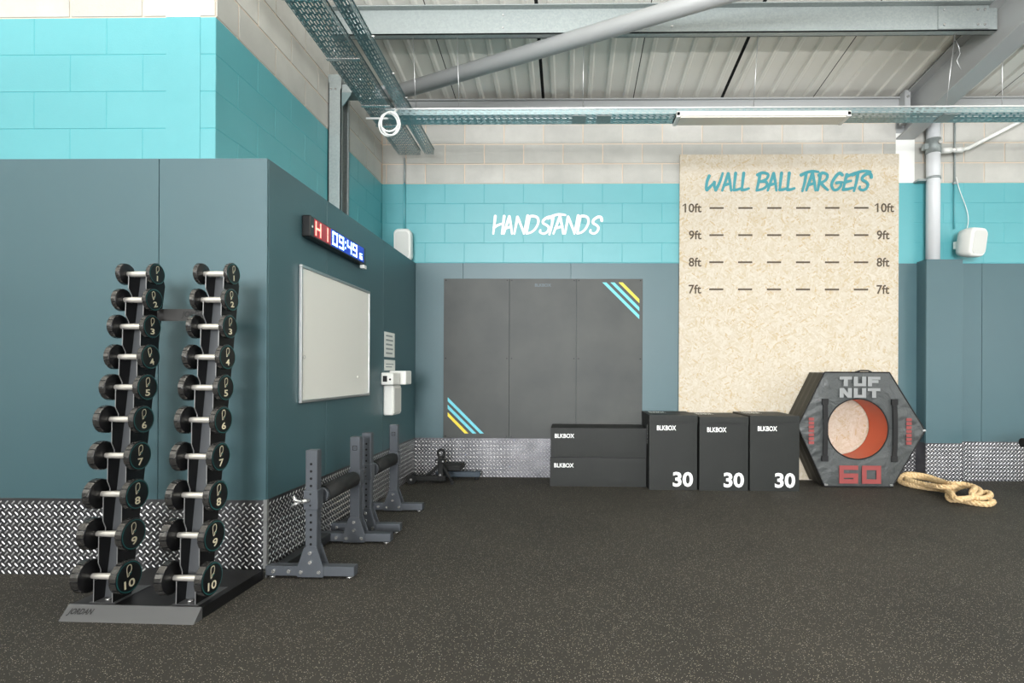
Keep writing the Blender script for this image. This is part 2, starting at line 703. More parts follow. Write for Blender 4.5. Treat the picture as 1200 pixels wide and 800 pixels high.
wb = struct('wall_back', MB().prism([(-2.149, 0), (8, 0), (8, 4.3), (-2.149, 4.3)], 'y', BY + 0.003, BY + 0.2), 'mortar',
            'far concrete block wall with a teal painted band', 'wall')
lay_blocks(wb, (XW, BY, 0), (1, 0, 0), 0, 8.3, HC - 0.02, lambda u: 4.27, (-1.2 + 2.149) % 0.45)
ws = struct('wall_left', MB().prism([(YW + 0.004, 0), (BY + 0.2, 0), (BY + 0.2, roof(BY + .2) - .02), (YW + 0.004, roof(YW) - .02)], 'x', XW - 0.2, XW - 0.003), 'mortar',
            'block side wall above the partition, teal below bare grey', 'wall')
lay_blocks(ws, (XW, YW, 0), (0, 1, 0), R(90), BY - YW, HC - 0.02, lambda u: roof(YW + u) - .02, 0.225)
wf = struct('wall_front_left', MB().prism([(-8, 0), (XW - 0.006, 0), (XW - 0.006, roof(YW) - .02), (-8, roof(YW) - .02)], 'y', YW + 0.003, YW + 0.2), 'mortar',
            'brightly lit pale teal block wall above the near partition', 'wall')
lay_blocks(wf, (-5.75, YW, 0), (1, 0, 0), 0, 5.75 - 2.149, HC - 0.02, lambda u: roof(YW) - .02, (5.75 - 2.149) % 0.45)

# walls out of view: right, left, rear with their glazing

def wall_with_opening(name, label, axis, c0, c1, lo, hi, wlo, whi, wz0, wz1, ztop):
    mb = MB()
    if axis == 'y':
        mb.box(lo, wlo, c0, c1, 0, ztop)
        mb.box(whi, hi, c0, c1, 0, ztop)
        mb.box(wlo, whi, c0, c1, 0, wz0)
        mb.box(wlo, whi, c0, c1, wz1, ztop)
    else:
        mb.box(c0, c1, lo, wlo, 0, ztop)
        mb.box(c0, c1, whi, hi, 0, ztop)
        mb.box(c0, c1, wlo, whi, 0, wz0)
        mb.box(c0, c1, wlo, whi, wz1, ztop)
    return struct(name, mb, 'plain_wall', label, 'wall')


wall_with_opening('wall_rear', 'plain light wall behind the camera with tall glazing', 'y', -14.2, -14.0, -8, 8, -5.75, 1.35, 0.15, 4.95, 6.95)
wall_with_opening('wall_right', 'plain light wall on the far right with tall glazing', 'x', 8.0, 8.2, -14, 6.45, -0.15, 2.55, 0.25, 2.75, 6.95)
struct('wall_side', MB().prism([(-14, 0), (3.35, 0), (3.35, roof(3.35)), (-14, roof(-14))], 'x', -8.2, -8.0), 'plain_wall', 'plain light wall on the far left side', 'wall')
struct('added_screen', MB().box(-8, -2.3, -5.15, -5.0, 0, 2.3), 'shade_screen', 'added unseen screen behind the camera, shading the lower partition front', 'wall')  # unseen, added to hold window light off the lower partition front

# roof sheets ----------------------------------------------------------
ceil = struct('ceiling', MB().prism([(-14.2, roof(-14.2) + .03), (6.5, roof(6.5) + .03), (6.5, roof(6.5) + .12), (-14.2, roof(-14.2) + .12)], 'x', -8.2, 8.2), 'dark_gap',
              'ribbed pale metal roof deck sloping down to the far wall', 'ceiling')


def sheet_mesh(w):
    prof = []
    x = 0.0
    n = int(round(w / 0.2))
    p = w / n
    for i in range(n):
        a = i * p
        prof += [(a + 0.004 if i == 0 else a, 0.0), (a + p * 0.36, 0.0), (a + p * 0.44, -0.020), (a + p * 0.60, -0.020), (a + p * 0.68, 0.0)]
    prof.append((w - 0.004, 0.0))
    mb = MB()
    y0, y1 = -14.0, 6.24
    V = [(px_, y, roof(y) + pz) for y in (y0, y1) for px_, pz in prof] + [(px_, y, roof(y) + 0.028) for y in (y0, y1) for px_, pz in (prof[0], prof[-1])]
    k = len(prof)
    mb.add(V, [(i, i + 1, k + i + 1, k + i) for i in range(k - 1)])
    return mb.mesh('roof_sheet', 'roof_sheet')


sm = {}
x = -8.35
i = 0
while x < 7.95:
    gap = 0.034 if i % 2 == 0 else 0.008
    w = 1.0
    if 'a' not in sm:
        sm['a'] = sheet_mesh(0.980)
        sm['b'] = sheet_mesh(1.004)
    o = link('roof_sheet', sm['a' if i % 2 else 'b'], ceil)
    o.location = (x + 0.02, 0, 0)
    x += 1.005
    i += 1

# partition: backing and panels -----------------------------------------
PANEL = {}


def wall_panel(parent, axis, u0, u1, z0, z1, face, sgn):
    """flat cladding sheet; axis 'y' faces the camera, axis 'x' faces right"""
    w, h = round(u1 - u0 - 0.004, 4), round(z1 - z0, 4)
    key = (axis, w, h)
    if key not in PANEL:
        mb = MB()
        if axis == 'y':
            mb.box(-w / 2, w / 2, 0, 0.012, -h / 2, h / 2, 0.0015)
        else:
            mb.box(-0.012, 0, -w / 2, w / 2, -h / 2, h / 2, 0.0015)
        PANEL[key] = mb.mesh('panel', 'blue_grey_panel')
    o = link('panel', PANEL[key], parent)
    m_ = (u0 + u1) / 2
    o.location = (m_, face, (z0 + z1) / 2) if axis == 'y' else (face, m_, (z0 + z1) / 2)
    return o


part = struct('wall_partition', MB().box(-8, XP - 0.012, YF + 0.012, YW - 0.004, 0, HC).box(XW + 0.004, XP - 0.012, YW - 0.004, YB + .005, 0, HC), 'seam_backing',
              'blue-grey clad partition standing out from the block wall', 'wall')
for a, b in ((-7.276, -6.056), (-6.056, -4.836), (-4.836, -3.616), (-3.616, -2.396), (-2.396, XP)):
    wall_panel(part, 'y', a, b, 0.44, HC, YF, -1)
for a, b in ((YF + 0.013, 3.94), (3.94, 5.155), (5.155, YB - 0.001)):
    wall_panel(part, 'x', a, b, 0.44, HC, XP, 1)
clad = struct('wall_back_cladding', MB().box(XP - .01, 8, YB + 0.0005, BY - 0.002, 0, HC - 0.006), 'seam_backing',
              'blue-grey clad lower half of the far wall', 'wall')
for a, b in ((XP, -1.208), (-1.208, 0.019), (0.019, 1.239), (1.239, 2.459), (2.459, 3.679), (3.679, 4.62), (4.62, 5.84), (5.84, 7.06)):
    wall_panel(clad, 'y', a, b, 0.44, HC, YB - 0.012, -1)
# boxed-in column
colb = struct('wall_column_boxing', MB().box(3.909, 4.280, 6.078, YB - 0.012, 0, HC), 'seam_backing', 'blue-grey boxed column beside the plywood target board', 'wall')
wall_panel(colb, 'y', 3.897, 4.292, 0.44, HC + 0.004, 6.066, -1)
for xf in (3.909, 4.292):
    wall_panel(colb, 'x', 6.078, YB - 0.013, 0.44, HC + 0.004, xf, 1)
MB().box(3.897, 4.292, 6.066, YB - .013, HC + 0.004, HC + 0.012).build('top_cap', 'blue_grey_panel', colb)

# diamond plate skirtings --------------------------------------------------


def tread_plate(name, axis, u0, u1, z0, z1, face, label):
    mb = MB()
    if axis == 'y':
        mb.box(u0, u1, face, face + 0.006, z0, z1)
    else:
        mb.box(face - 0.006, face, u0, u1, z0, z1)
    base = struct(name, mb, 'plate_base', label, 'skirting')
    tb = MB()
    px_, pz = 0.039, 0.0215
    L, W, H_ = 0.0145, 0.0042, 0.0024
    j = 0
    z = z0 + 0.012
    while z < z1 - 0.008:
        u = u0 + 0.012 + (0.0195 if j % 2 else 0)
        s = 1 if j % 2 else -1
        while u < u1 - 0.008:
            ca, sa_ = 0.7071, 0.7071 * s
            P = [(-L, 0, 0), (-L * .6, -W, 0), (L * .6, -W, 0), (L, 0, 0), (L * .6, W, 0), (-L * .6, W, 0), (-L * .5, 0, H_), (L * .5, 0, H_)]
            vs_ = []
            for a, b, h in P:
                uu, zz = u + a * ca - b * sa_, z + a * sa_ + b * ca
                vs_.append((uu, face - h, zz) if axis == 'y' else (face + h, uu, zz))
            tb.add(vs_, [(0, 1, 6), (1, 2, 7, 6), (2, 3, 7), (3, 4, 7), (4, 5, 6, 7), (5, 0, 6)])
            u += px_
        z += pz
        j += 1
    tr = tb.build('tread_pattern', 'plate_tread', base)
    tr['kind'] = 'stuff'
    return base


tread_plate('baseboard_front', 'y', -5.0, XP, 0, 0.446, YF - 0.004, 'diamond plate skirting behind the dumbbell rack')
tread_plate('baseboard_left', 'x', YF + 0.002, YB - 0.02, 0, 0.446, XP + 0.004, 'diamond plate skirting along the shaded side of the partition')
tread_plate('baseboard_back', 'y', XP + 0.005, 3.895, 0, 0.442, YB - 0.018, 'diamond plate skirting along the far wall')
tread_plate('baseboard_column', 'y', 3.893, 4.296, 0, 0.442, 6.060, 'diamond plate skirting on the boxed column front')
tread_plate('baseboard_right', 'y', 4.30, 6.4, 0, 0.442, YB - 0.018, 'diamond plate skirting at the right end of the far wall')
# the boxed column's dark left return, facing left
tb = MB().box(3.893, 3.897, 6.066, YB - 0.02, 0, 0.442)
struct('baseboard_column_side', tb, 'plate_base', 'narrow skirting strip on the side of the boxed column', 'skirting')
struct('trim_1', MB().box(XP - 0.012, XP + 0.0085, YF - 0.0085, YF + 0.012, 0, 0.45), 'aluminium', 'thin aluminium corner angle on the skirting', 'trim')

# white painted steel columns in the block walls
def column(name, x0, x1, y, ztop, label):
    c_ = struct(name, MB().box(x0, x1, y - 0.004, y + 0.05, HT, ztop), 'white_paint', label, 'column')
    MB().box(x0, x1, y - 0.002, y + 0.05, HC - .0, HT).build('painted_base', 'teal_block', c_, 'teal painted lower part')
    return c_


column('trim_2', -2.455, -2.245, YW, roof(YW) - .03, 'white painted steel column over the pale teal wall')
column('trim_3', 3.667, 3.876, BY, 3.90, 'white painted steel column under the sloping roof beam')
MB().box(3.667, 3.876, BY - 0.010, BY + .05, 3.90, 4.25).build('bare_top', 'grey_steel', bpy.data.objects['trim_3'])

# HANDSTANDS lettering painted on the far wall
mb = MB()
brush_word(mb, [('H', 62, 182), ('A', 168, 262), ('N', 272, 408), ('D', 384, 515), ('S', 512, 645), ('T', 600, 765), ('A', 650, 762), ('N', 764, 898), ('D', 878, 1000), ('S', 1000, 1122)],
           29, 60, 2.772, 170, -0.876, 1.25 / 1065, BY - 0.004)
mb.build('lettering', 'text_white', wb, 'white brush lettering reading HANDSTANDS')

# ------------------------------------------------------------------ roof steel
def I_beam_x(name, y0, y1, zt, zb, x0, x1, label, sheet=0.008):
    """Z purlin running along x"""
    mb = MB()
    mb.box(x0, x1, y0, y0 + sheet, zb, zt)
    mb.box(x0, x1, y0, y0 + 0.07, zb, zb + sheet)
    mb.box(x0, x1, y0 - 0.06, y0 + sheet, zt - sheet, zt)
    mb.box(x0, x1, y0 + 0.07 - sheet, y0 + 0.07, zb, zb + 0.02)
    return mb


for k, yp in enumerate((4.876, 3.40, 1.92, 0.44, -1.04, -2.52, -4.0, -5.5, -7.0, -8.5, -10.0, -11.5, -13.0)):
    zt = roof(yp + .06) - 0.024
    for s, (xa, xb) in enumerate((((XW + 0.01) if yp > YW else -7.98, 3.735), (3.775, 7.98))):
        lab = 'galvanised Z purlin nearest the far wall, left of the sloping beam' if (k == 0 and s == 0) else \
            'galvanised Z purlin overhead'
        if k == 0:
            p_ = thing('roof_purlin', (0, 0, 0), lab if s == 0 else 'galvanised Z purlin on the far side of the sloping beam', 'purlin', 'roof purlins')
            I_beam_x('', yp, yp, zt, zt - 0.225, xa, xb, '').build('section', 'galvanised', p_)
            if s == 0:
                MB().box(3.22, 3.66, yp - 0.010, yp - 0.0005, zt - 0.215, zt - 0.012, .002).build('sleeve', 'galvanised', p_, 'joint sleeve plate with bolts')
                for bx in (3.27, 3.56, 3.62):
                    for bz in (zt - .05, zt - .18):
                        MB().cyl((bx, yp - 0.018, bz), (bx, yp - 0.009, bz), 0.011, n=8).build('bolt', 'bolt', p_)
                for bx in (-0.6, .9):
                    for bz in (zt - .06, zt - .17):
                        MB().cyl((bx, yp - 0.008, bz), (bx, yp - 0.001, bz), 0.009, n=8).build('bolt', 'bolt', p_)
# eaves beam along the far wall
ev = thing('eaves_beam', (0, 0, 0), 'grey eaves beam running along the top of the far wall', 'beam')
MB().box(XW + .01, 3.66, 6.13, 6.243, 4.03, 4.225).build('section', 'grey_steel', ev)
MB().box(XW + .01, 3.66, 6.10, 6.243, 4.225, 4.24).build('top_flange', 'grey_steel', ev)
ev2 = thing('eaves_beam', (0, 0, 0), 'grey eaves beam to the right of the sloping roof beam', 'beam')
MB().box(3.89, 7.9, 6.13, 6.243, 4.03, 4.225).build('section', 'grey_steel', ev2)
MB().box(3.89, 7.9, 6.10, 6.243, 4.225, 4.24).build('top_flange', 'grey_steel', ev2)

# sloping portal rafter
rf = thing('roof_rafter', (0, 0, 0), 'big grey steel I-beam sloping up towards the camera', 'beam')


def sloped(x0, x1, o_top, o_bot, ya=6.235, yb_=-13.9):
    return MB().prism([(ya, roof(ya) - o_top), (yb_, roof(yb_) - o_top), (yb_, roof(yb_) - o_bot), (ya, roof(ya) - o_bot)], 'x', x0, x1)


sloped(3.665, 3.865, 0.045, 0.062).build('top_flange', 'grey_steel', rf)
sloped(3.757, 3.773, 0.062, 0.444).build('web', 'grey_steel', rf)
sloped(3.665, 3.865, 0.444, 0.461).build('bottom_flange', 'grey_steel', rf)
pl = MB().box(3.63, 3.69, 6.02, 6.12, 3.93, 4.27).build('end_plate', 'grey_steel', rf)
for bz in (4.0, 4.2):
    MB().cyl((3.66, 6.005, bz), (3.66, 6.02, bz), 0.014, n=8).build('bolt', 'bolt', pl)

# diagonal brace tube
br = thing('brace_tube', (0, 0, 0), 'thick grey steel tube bracing diagonally under the roof', 'tube')
p0, p1 = Vector((-1.633, 5.557, 4.074)), Vector((0.924, 4.535, 4.207))
d = (p1 - p0)
MB().cyl(p0 - d * 0.10, p0 + d * 2.4, 0.072, n=28).build('pipe', 'grey_steel', br)
MB().box(-2.0, -1.86, 5.60, 5.80, 4.0, 4.13).build('end_cleat', 'grey_steel', br)

# ------------------------------------------------------------------ cable trays
def perf(mb, L, W, cu, cv, su, sv, place, stagger=True):
    """perforated sheet, L x W, slots su x sv in cells cu x cv; place(u,v)->xyz"""
    nu, nv = max(1, int(round(L / cu))), max(1, int(round(W / cv)))
    cu, cv = L / nu, W / nv
    for j in range(nv):
        for i in range(nu):
            u0, v0 = i * cu, j * cv
            o = cu * 0.12 * (1 if j % 2 else -1) if stagger else 0
            a0, a1 = u0 + (cu - su) / 2 + o, u0 + (cu + su) / 2 + o
            b0, b1 = v0 + (cv - sv) / 2, v0 + (cv + sv) / 2
            V = [(u0, v0), (u0 + cu, v0), (u0 + cu, v0 + cv), (u0, v0 + cv), (a0, b0), (a1, b0), (a1, b1), (a0, b1)]
            mb.add([place(*p) for p in V], [(0, 1, 5, 4), (1, 2, 6, 5), (2, 3, 7, 6), (3, 0, 4, 7)])
    return mb


def long_tray(name, xl, xr, z, ya, yb_, hf, label, skew=0.0):
    t_ = thing(name, (xl, ya, z), label, 'cable tray', 'cable trays along the side wall', skew)
    W = xr - xl
    L = ya - yb_
    perf(MB(), L, W, 0.062, 0.0225, 0.040, 0.009, lambda u, v: (v, -u, 0)).build('bottom', 'tray_steel', t_)
    for xx in (0, W):
        perf(MB(), L, hf, 0.062, hf / 2, 0.034, 0.008, lambda u, v: (xx, -u, v)).build('side', 'tray_steel', t_)
        MB().box(xx - 0.006, xx + 0.006, -L, 0, hf, hf + 0.006).build('lip', 'tray_steel', t_)
    return t_, W, L


tw, W1, L1 = long_tray('cable_tray', -1.915, -1.672, 3.62, 6.11, 1.2, 0.05, 'wide perforated galvanised cable tray along the side wall', R(1.0))
tn, W2, L2 = long_tray('cable_tray', -1.615, -1.515, 3.62, 6.09, 1.2, 0.05, 'narrow perforated cable tray beside the wide one', R(1.4))
for yy in (-0.75, -1.15, -1.9, -2.6):
    MB().box(-0.01, W1 + 0.01, yy, yy + 0.03, -0.008, -0.0015).build('joint_strap', 'bolt', tw)
for (bx, by) in ((.05, -1.32), (.12, -1.28), (.19, -1.4), (.08, -1.5), (.15, -1.6), (.1, -2.0)):
    MB().cyl((bx, by, -0.012), (bx, by, 0), 0.008, n=8).build('bolt', 'bolt', tw)
for (bx, by) in ((.1, -1.2), (.1, -1.6), (.1, -2.1)):
    MB().cyl((bx + .004, by, 0.03), (bx + .03, by, 0.03), 0.009, n=8).build('bolt', 'bolt', tn)
st = MB().cyl((-0.03, -0.95, -0.03), (W1 + 0.03, -0.95, -0.03), 0.010, n=10)
st.build('support_rod', 'cable_white', tw)

# transverse tray in front of the far wall
tt = thing('cable_tray', (0, 0, 3.56), 'long galvanised cable tray crossing the room below the roof', 'cable tray')
XA, XB = -1.70, 7.9
perf(MB(), XB - XA, 0.205, 0.062, 0.0225, 0.040, 0.008, lambda u, v: (XA + u, 5.03 + v, 0)).build('bottom', 'tray_steel', tt)
for yy in (5.03, 5.235):
    perf(MB(), XB - XA, 0.05, 0.062, 0.025, 0.034, 0.007, lambda u, v: (XA + u, yy, v)).build('side', 'tray_steel', tt)
    MB().box(XA, XB, yy - 0.007, yy + 0.007, 0.048, 0.060).build('lip', 'aluminium', tt)
for px_ in (0.02, 0.25, 2.3, 3.4):
    MB().box(px_, px_ + 0.13, 5.05, 5.21, -0.006, -0.001).build('joint_plate', 'galvanised', tt)
for xx in (-1.419, -1.019, 0.119, 1.67, 3.40, 3.9):
    top = roof(4.9) - 0.25 if xx < 3.5 else roof(5.05) - 0.03
    MB().cyl((xx, 5.03, 0.05), (xx + 0.002, 4.92 if xx < 3.5 else 5.03, top - 3.56), 0.0035, n=6).build('hanger_wire', 'aluminium', tt)
for xx in (3.44,):
    MB().tube([(xx, 4.97, .62), (xx + .03, 4.97, .56), (xx + .045, 4.975, .50), (xx + .02, 4.98, .44), (xx + .06, 4.985, .36)], 0.003, 6).build('wire_tail', 'aluminium', tt)
MB().cyl((-1.43, 4.915, .66), (-1.42, 4.92, .80), 0.012, n=8).build('wire_clamp', 'aluminium', tt)

# linear luminaire under the tray
lu = thing('ceiling_luminaire', (1.747, 5.075, 3.515), 'long white linear light fitting, switched off, under the cable tray', 'light fitting')
MB().box(-0.782, 0.782, -0.095, 0.095, 0.004, 0.045, 0.004).build('housing', 'white_plastic', lu)
MB().box(-0.745, 0.745, -0.08, 0.08, -0.006, 0.006, 0.003).build('diffuser', 'diffuser', lu)
for sx in (-1, 1):
    MB().box(sx * 0.765 - 0.017, sx * 0.765 + 0.017, -0.095, 0.095, -0.006, 0.04, 0.003).build('end_cap', 'white_plastic', lu)

# uplights added out of view above the camera to brighten the roof deck
def fill_uplight(x, y, z, power, label):
    t_ = thing('added_uplight', (x, y, z), label, 'light fitting', 'added fill uplights')
    MB().box(-0.75, 0.75, -0.06, 0.06, -0.03, 0.03, .006).build('body', 'white_plastic', t_)
    MB().box(-0.73, 0.73, -0.045, 0.045, 0.031, 0.036).build('lens', 'added_lens', t_)
    for sx in (-0.6, 0.6):
        MB().cyl((sx, 0, 0.03), (sx, 0, roof(y) - 0.03 - z), 0.003, n=6).build('wire', 'aluminium', t_)
    l = bpy.data.lights.new('uplight', 'AREA')
    l.shape = 'RECTANGLE'
    l.size, l.size_y = 1.46, 0.09
    l.energy = power
    l.color = (1.0, 0.985, 0.96)
    o = bpy.data.objects.new('added_fill', l)
    o.location = (0, 0, 0.04)
    o.rotation_euler = (PI, 0, 0)
    COL.objects.link(o)
    o.parent = t_


for px_, pw_, nm in ((-4.6, 40, 'far left'), (-0.4, 105, 'left'), (2.7, 110, 'right'), (5.8, 110, 'far right')):
    fill_uplight(px_, 1.25, 2.95, pw_, 'added unseen white uplight above the camera, %s of the row' % nm)

# coil of white cable hanging from the tray end
mb = MB()
pth = []
for i in range(97):
    a = 2 * PI * i / 32 + PI / 2
    k = i / 96
    pth.append((-1.64 + 0.083 * math.cos(a) + (k - .5) * 0.035, 4.97 - 0.02 * k, 3.455 + 0.095 * math.sin(a) - 0.02 * math.sin(k * 9)))
pth += [(-1.60, 4.97, 3.56), (-1.58, 5.0, 3.60)]
mb.tube(pth, 0.0085, 8)
tag(mb.build('cable_coil', 'cable_white'), 'coil of white cable hanging at the left end of the crossing tray', 'cable')

# steel post on the side wall carrying the trays
po = thing('wall_post', (0, 0, 0), 'galvanised steel channel post on the teal side wall', 'post')
mb = MB().box(XW + .004, -2.03, 4.83, 4.838, HC, 3.76).box(XW + .004, XW + .012, 4.83, 5.02, HC, 3.76).box(XW + .004, -2.03, 5.012, 5.02, HC, 3.76)
mb.build('channel', 'galvanised', po)
MB().box(-2.038, -2.030, 4.83, 4.86, HC, 3.70).build('front_lip', 'galvanised', po)
MB().box(-2.038, -2.030, 4.99, 5.02, HC, 3.70).build('back_lip', 'galvanised', po)
MB().prism([(XW + .004, 3.76), (-2.03, 3.76), (-2.03, 3.80), (-2.06, 3.83), (XW + .004, 3.83)], 'y', 4.83, 5.02).build('cap', 'galvanised', po)
MB().box(-2.03, -1.93, 4.85, 5.0, 3.68, 3.75).build('arm', 'galvanised', po)
MB().prism([(-2.03, 3.56), (-2.022, 3.56), (-1.95, 3.66), (-1.95, 3.68), (-2.03, 3.68)], 'y', 4.85, 4.858).build('gusset', 'tray_steel', po)
for bx in (-2.12, -2.08):
    MB().cyl((bx, 4.823, 3.70), (bx, 4.83, 3.70), 0.009, n=8).build('bolt', 'bolt', po)

# ------------------------------------------------------------------ downpipe, conduits, speakers
dp = thing('downpipe', (4.018, 6.145, HC + .012), 'grey rainwater pipe above the boxed column', 'pipe')
MB().cyl((0, 0, 0), (0, 0, 1.62), 0.068, n=28).build('pipe', 'pvc_grey', dp)
cl = MB().cyl((0, 0, 1.18), (0, 0, 1.34), 0.075, n=28)  .build('coupling', 'galvanised', dp, 'bolted pipe coupling')
MB().box(-0.115, -0.06, -0.03, 0.03, 1.22, 1.29, .008).build('clamp_lug', 'galvanised', cl)
MB().cyl((0.02, -0.09, 1.28), (0.02, -0.06, 1.28), 0.022, n=12).build('clamp_bolt', 'bolt', cl)
MB().lathe([(-0.012, 0.074), (0.012, 0.074)], (0, 0, 0.91), (0, 0, 1), 28).build('strap', 'galvanised', dp)
MB().box(-0.16, -0.05, 0.0, 0.09, 0.885, 0.905).build('strap_bracket', 'galvanised', dp)
wp = thing('waste_pipe', (0, 0, 0), 'white plastic pipe branching from the downpipe and rising right', 'pipe')
MB().tube([(4.096, 6.13, 3.655), (4.16, 6.13, 3.66), (4.30, 6.13, 3.663), (4.385, 6.13, 3.683), (4.62, 6.13, 3.803), (5.3, 6.13, 4.16)], 0.021, 12).build('pipe', 'white_plastic', wp)
MB().cyl((4.10, 6.13, 3.656), (4.20, 6.13, 3.661), 0.031, n=14).build('socket', 'white_plastic', wp)
MB().cyl((4.24, 6.13, 3.662), (4.33, 6.13, 3.666), 0.028, n=14).build('socket', 'white_plastic', wp)

cdr = thing('conduit', (4.312, 6.232, 2.72), 'thin galvanised conduit dropping to the white speaker by the downpipe', 'conduit')
MB().cyl((0, 0, 0.1), (0, 0, 0.62), 0.010, n=10).build('painted_tube', 'teal_block', cdr, 'teal painted length')
MB().cyl((0, 0, 0.62), (0, 0, 1.5), 0.010, n=10).build('bare_tube', 'galvanised', cdr)
MB().box(-0.018, 0.018, -.014, 0.014, 0.60, 0.625).build('saddle_clip', 'galvanised', cdr)
cdl = thing('conduit', (-1.885, 6.232, 2.70), 'thin conduit dropping from the wide tray to the left speaker', 'conduit')
MB().cyl((0, 0, 0.09), (0, 0, 0.643), 0.012, n=10).build('painted_tube', 'teal_block', cdl, 'teal painted length')
MB().cyl((0, 0, 0.643), (0, 0, 0.93), 0.012, n=10).build('bare_tube', 'galvanised', cdl)


def rounded_rect(w, h, r, n=6):
    out = []
    for cx, cz, a0 in ((w / 2 - r, h / 2 - r, 0), (-w / 2 + r, h / 2 - r, 90), (-w / 2 + r, -h / 2 + r, 180), (w / 2 - r, -h / 2 + r, 270)):
        for k in range(n + 1):
            a = R(a0 + 90 * k / n)
            out.append((cx + r * math.cos(a), cz + r * math.sin(a)))
    return out


def loft(mb, rings, cap=True):
    o = len(mb.v)
    n = len(rings[0])
    for rg in rings:
        mb.v += [tuple(p) for p in rg]
    for j in range(len(rings) - 1):
        for i in range(n):
            mb.f.append((o + j * n + i, o + j * n + (i + 1) % n, o + (j + 1) * n + (i + 1) % n, o + (j + 1) * n + i))
            mb.s.append(True)
    if cap:
        mb.f += [tuple(o + i for i in range(n)), tuple(o + (len(rings) - 1) * n + i for i in range(n))]
        mb.s += [False, False]
    return mb


def speaker(loc, rz, rx, w, h, dpt, label):
    s_ = thing('wall_speaker', loc, label, 'speaker', 'white wall speakers', rz)
    mb = MB()
    rings = []
    for yy, k in ((dpt * .5, .80), (dpt * .46, .9), (dpt * .1, 1.0), (-dpt * .3, 1.0), (-dpt * .42, .96), (-dpt * .5, .86)):
        rings.append([(a, yy, b) for a, b in rounded_rect(w * k, h * k, w * .28 * k)])
    loft(mb, rings)
    tilt = Matrix.Rotation(rx, 4, 'X')
    mb.v = [tuple(tilt @ Vector(p)) for p in mb.v]
    mb.build('cabinet', 'white_plastic', s_)
    g_ = MB()
    g_.prism([(a, b) for a, b in rounded_rect(w * .78, h * .80, w * .2)], 'y', -dpt * .5 - .004, -dpt * .5 + .002)
    g_.v = [tuple(tilt @ Vector(p)) for p in g_.v]
    g_.build('grille', 'grille', s_)
    return s_


sp1 = speaker((-1.868, 6.155, 2.615), 0, 0.05, 0.195, 0.36, 0.14, 'white wall speaker low in the left corner above the partition top')
MB().box(-0.03, 0.03, 0.055, 0.092, -0.04, 0.04).build('bracket', 'white_plastic', sp1)
sp2 = speaker((4.375, 6.06, 2.625), R(14), 0.14, 0.22, 0.31, 0.19, 'white angled wall speaker right of the downpipe')
MB().box(-0.06, 0.0, 0.07, 0.16, -0.04, 0.04).build('bracket', 'white_plastic', sp2)
mb = MB().tube(catmull([(4.325, 6.225, 3.40), (4.36, 6.22, 3.25), (4.43, 6.215, 3.05), (4.45, 6.21, 2.92), (4.42, 6.19, 2.80), (4.38, 6.15, 2.76)], 6), 0.0042, 6)
tag(mb.build('speaker_cable', 'cable_white'), 'thin white cable curving down the teal wall to the angled speaker', 'cable')

# ------------------------------------------------------------------ things on the partition side
BX = XP + 0.001
wbd = thing('whiteboard', (BX, 4.143, 1.44), 'blank whiteboard in an aluminium frame on the dark partition side', 'whiteboard')
hw, hh = 0.615, 0.452
MB().box(0, 0.012, -hw + .012, hw - .012, -hh + .012, hh - .012).build('surface', 'whiteboard', wbd)
for a, b, c_, d_ in ((-hw, hw, hh - .02, hh), (-hw, hw, -hh, -hh + .02)):
    MB().box(0, 0.02, a, b, c_, d_, .003).build('frame_rail', 'aluminium', wbd)
for a, b in ((-hw, -hw + .02), (hw - .02, hw)):
    MB().box(0, 0.02, a, b, -hh + .0201, hh - .0201, .003).build('frame_stile', 'aluminium', wbd)
for yy, zz in ((-.565, -.15), (.36, -.29)):
    MB().cyl((0.011, yy, zz), (0.018, yy, zz), 0.012, n=12).build('magnet', 'grille', wbd)

# LED timer
tm = thing('wall_timer', (BX, 4.05, 2.15), 'black interval timer with glowing red and blue digits above the whiteboard', 'timer')
hw, hh, dpth = 0.49, 0.072, 0.06
MB().box(0, dpth, -hw, hw, -hh, hh, .008).build('case', 'timer_case', tm)
f1 = MB().box(dpth - .001, dpth + .0015, -hw + .05, -hw + 0.305, -hh + .014, hh - .012).build('red_field', 'timer_red_field', tm)
f2 = MB().box(dpth - .001, dpth + .0015, -hw + .305, hw - .05, -hh + .014, hh - .012).build('blue_field', 'timer_blue_field', tm)
SEG = {'0': 'abcdef', '1': 'bc', '4': 'bcfg', '9': 'abcdfg', '6': 'acdefg', 'H': 'bcefg'}


def digit(mb, ch, y0, z0, w, h, t_, x):
    S = {'a': (0, w, h - t_, h), 'd': (0, w, 0, t_), 'g': (0, w, h / 2 - t_ / 2, h / 2 + t_ / 2), 'f': (0, t_, h / 2, h), 'b': (w - t_, w, h / 2, h),
         'e': (0, t_, 0, h / 2), 'c': (w - t_, w, 0, h / 2)}
    for s in SEG[ch]:
        a, b, c_, d_ = S[s]
        e_ = 0.0012
        mb.box(x, x + 0.0012, y0 + a + e_, y0 + b - e_, z0 + c_ + e_, z0 + d_ - e_)


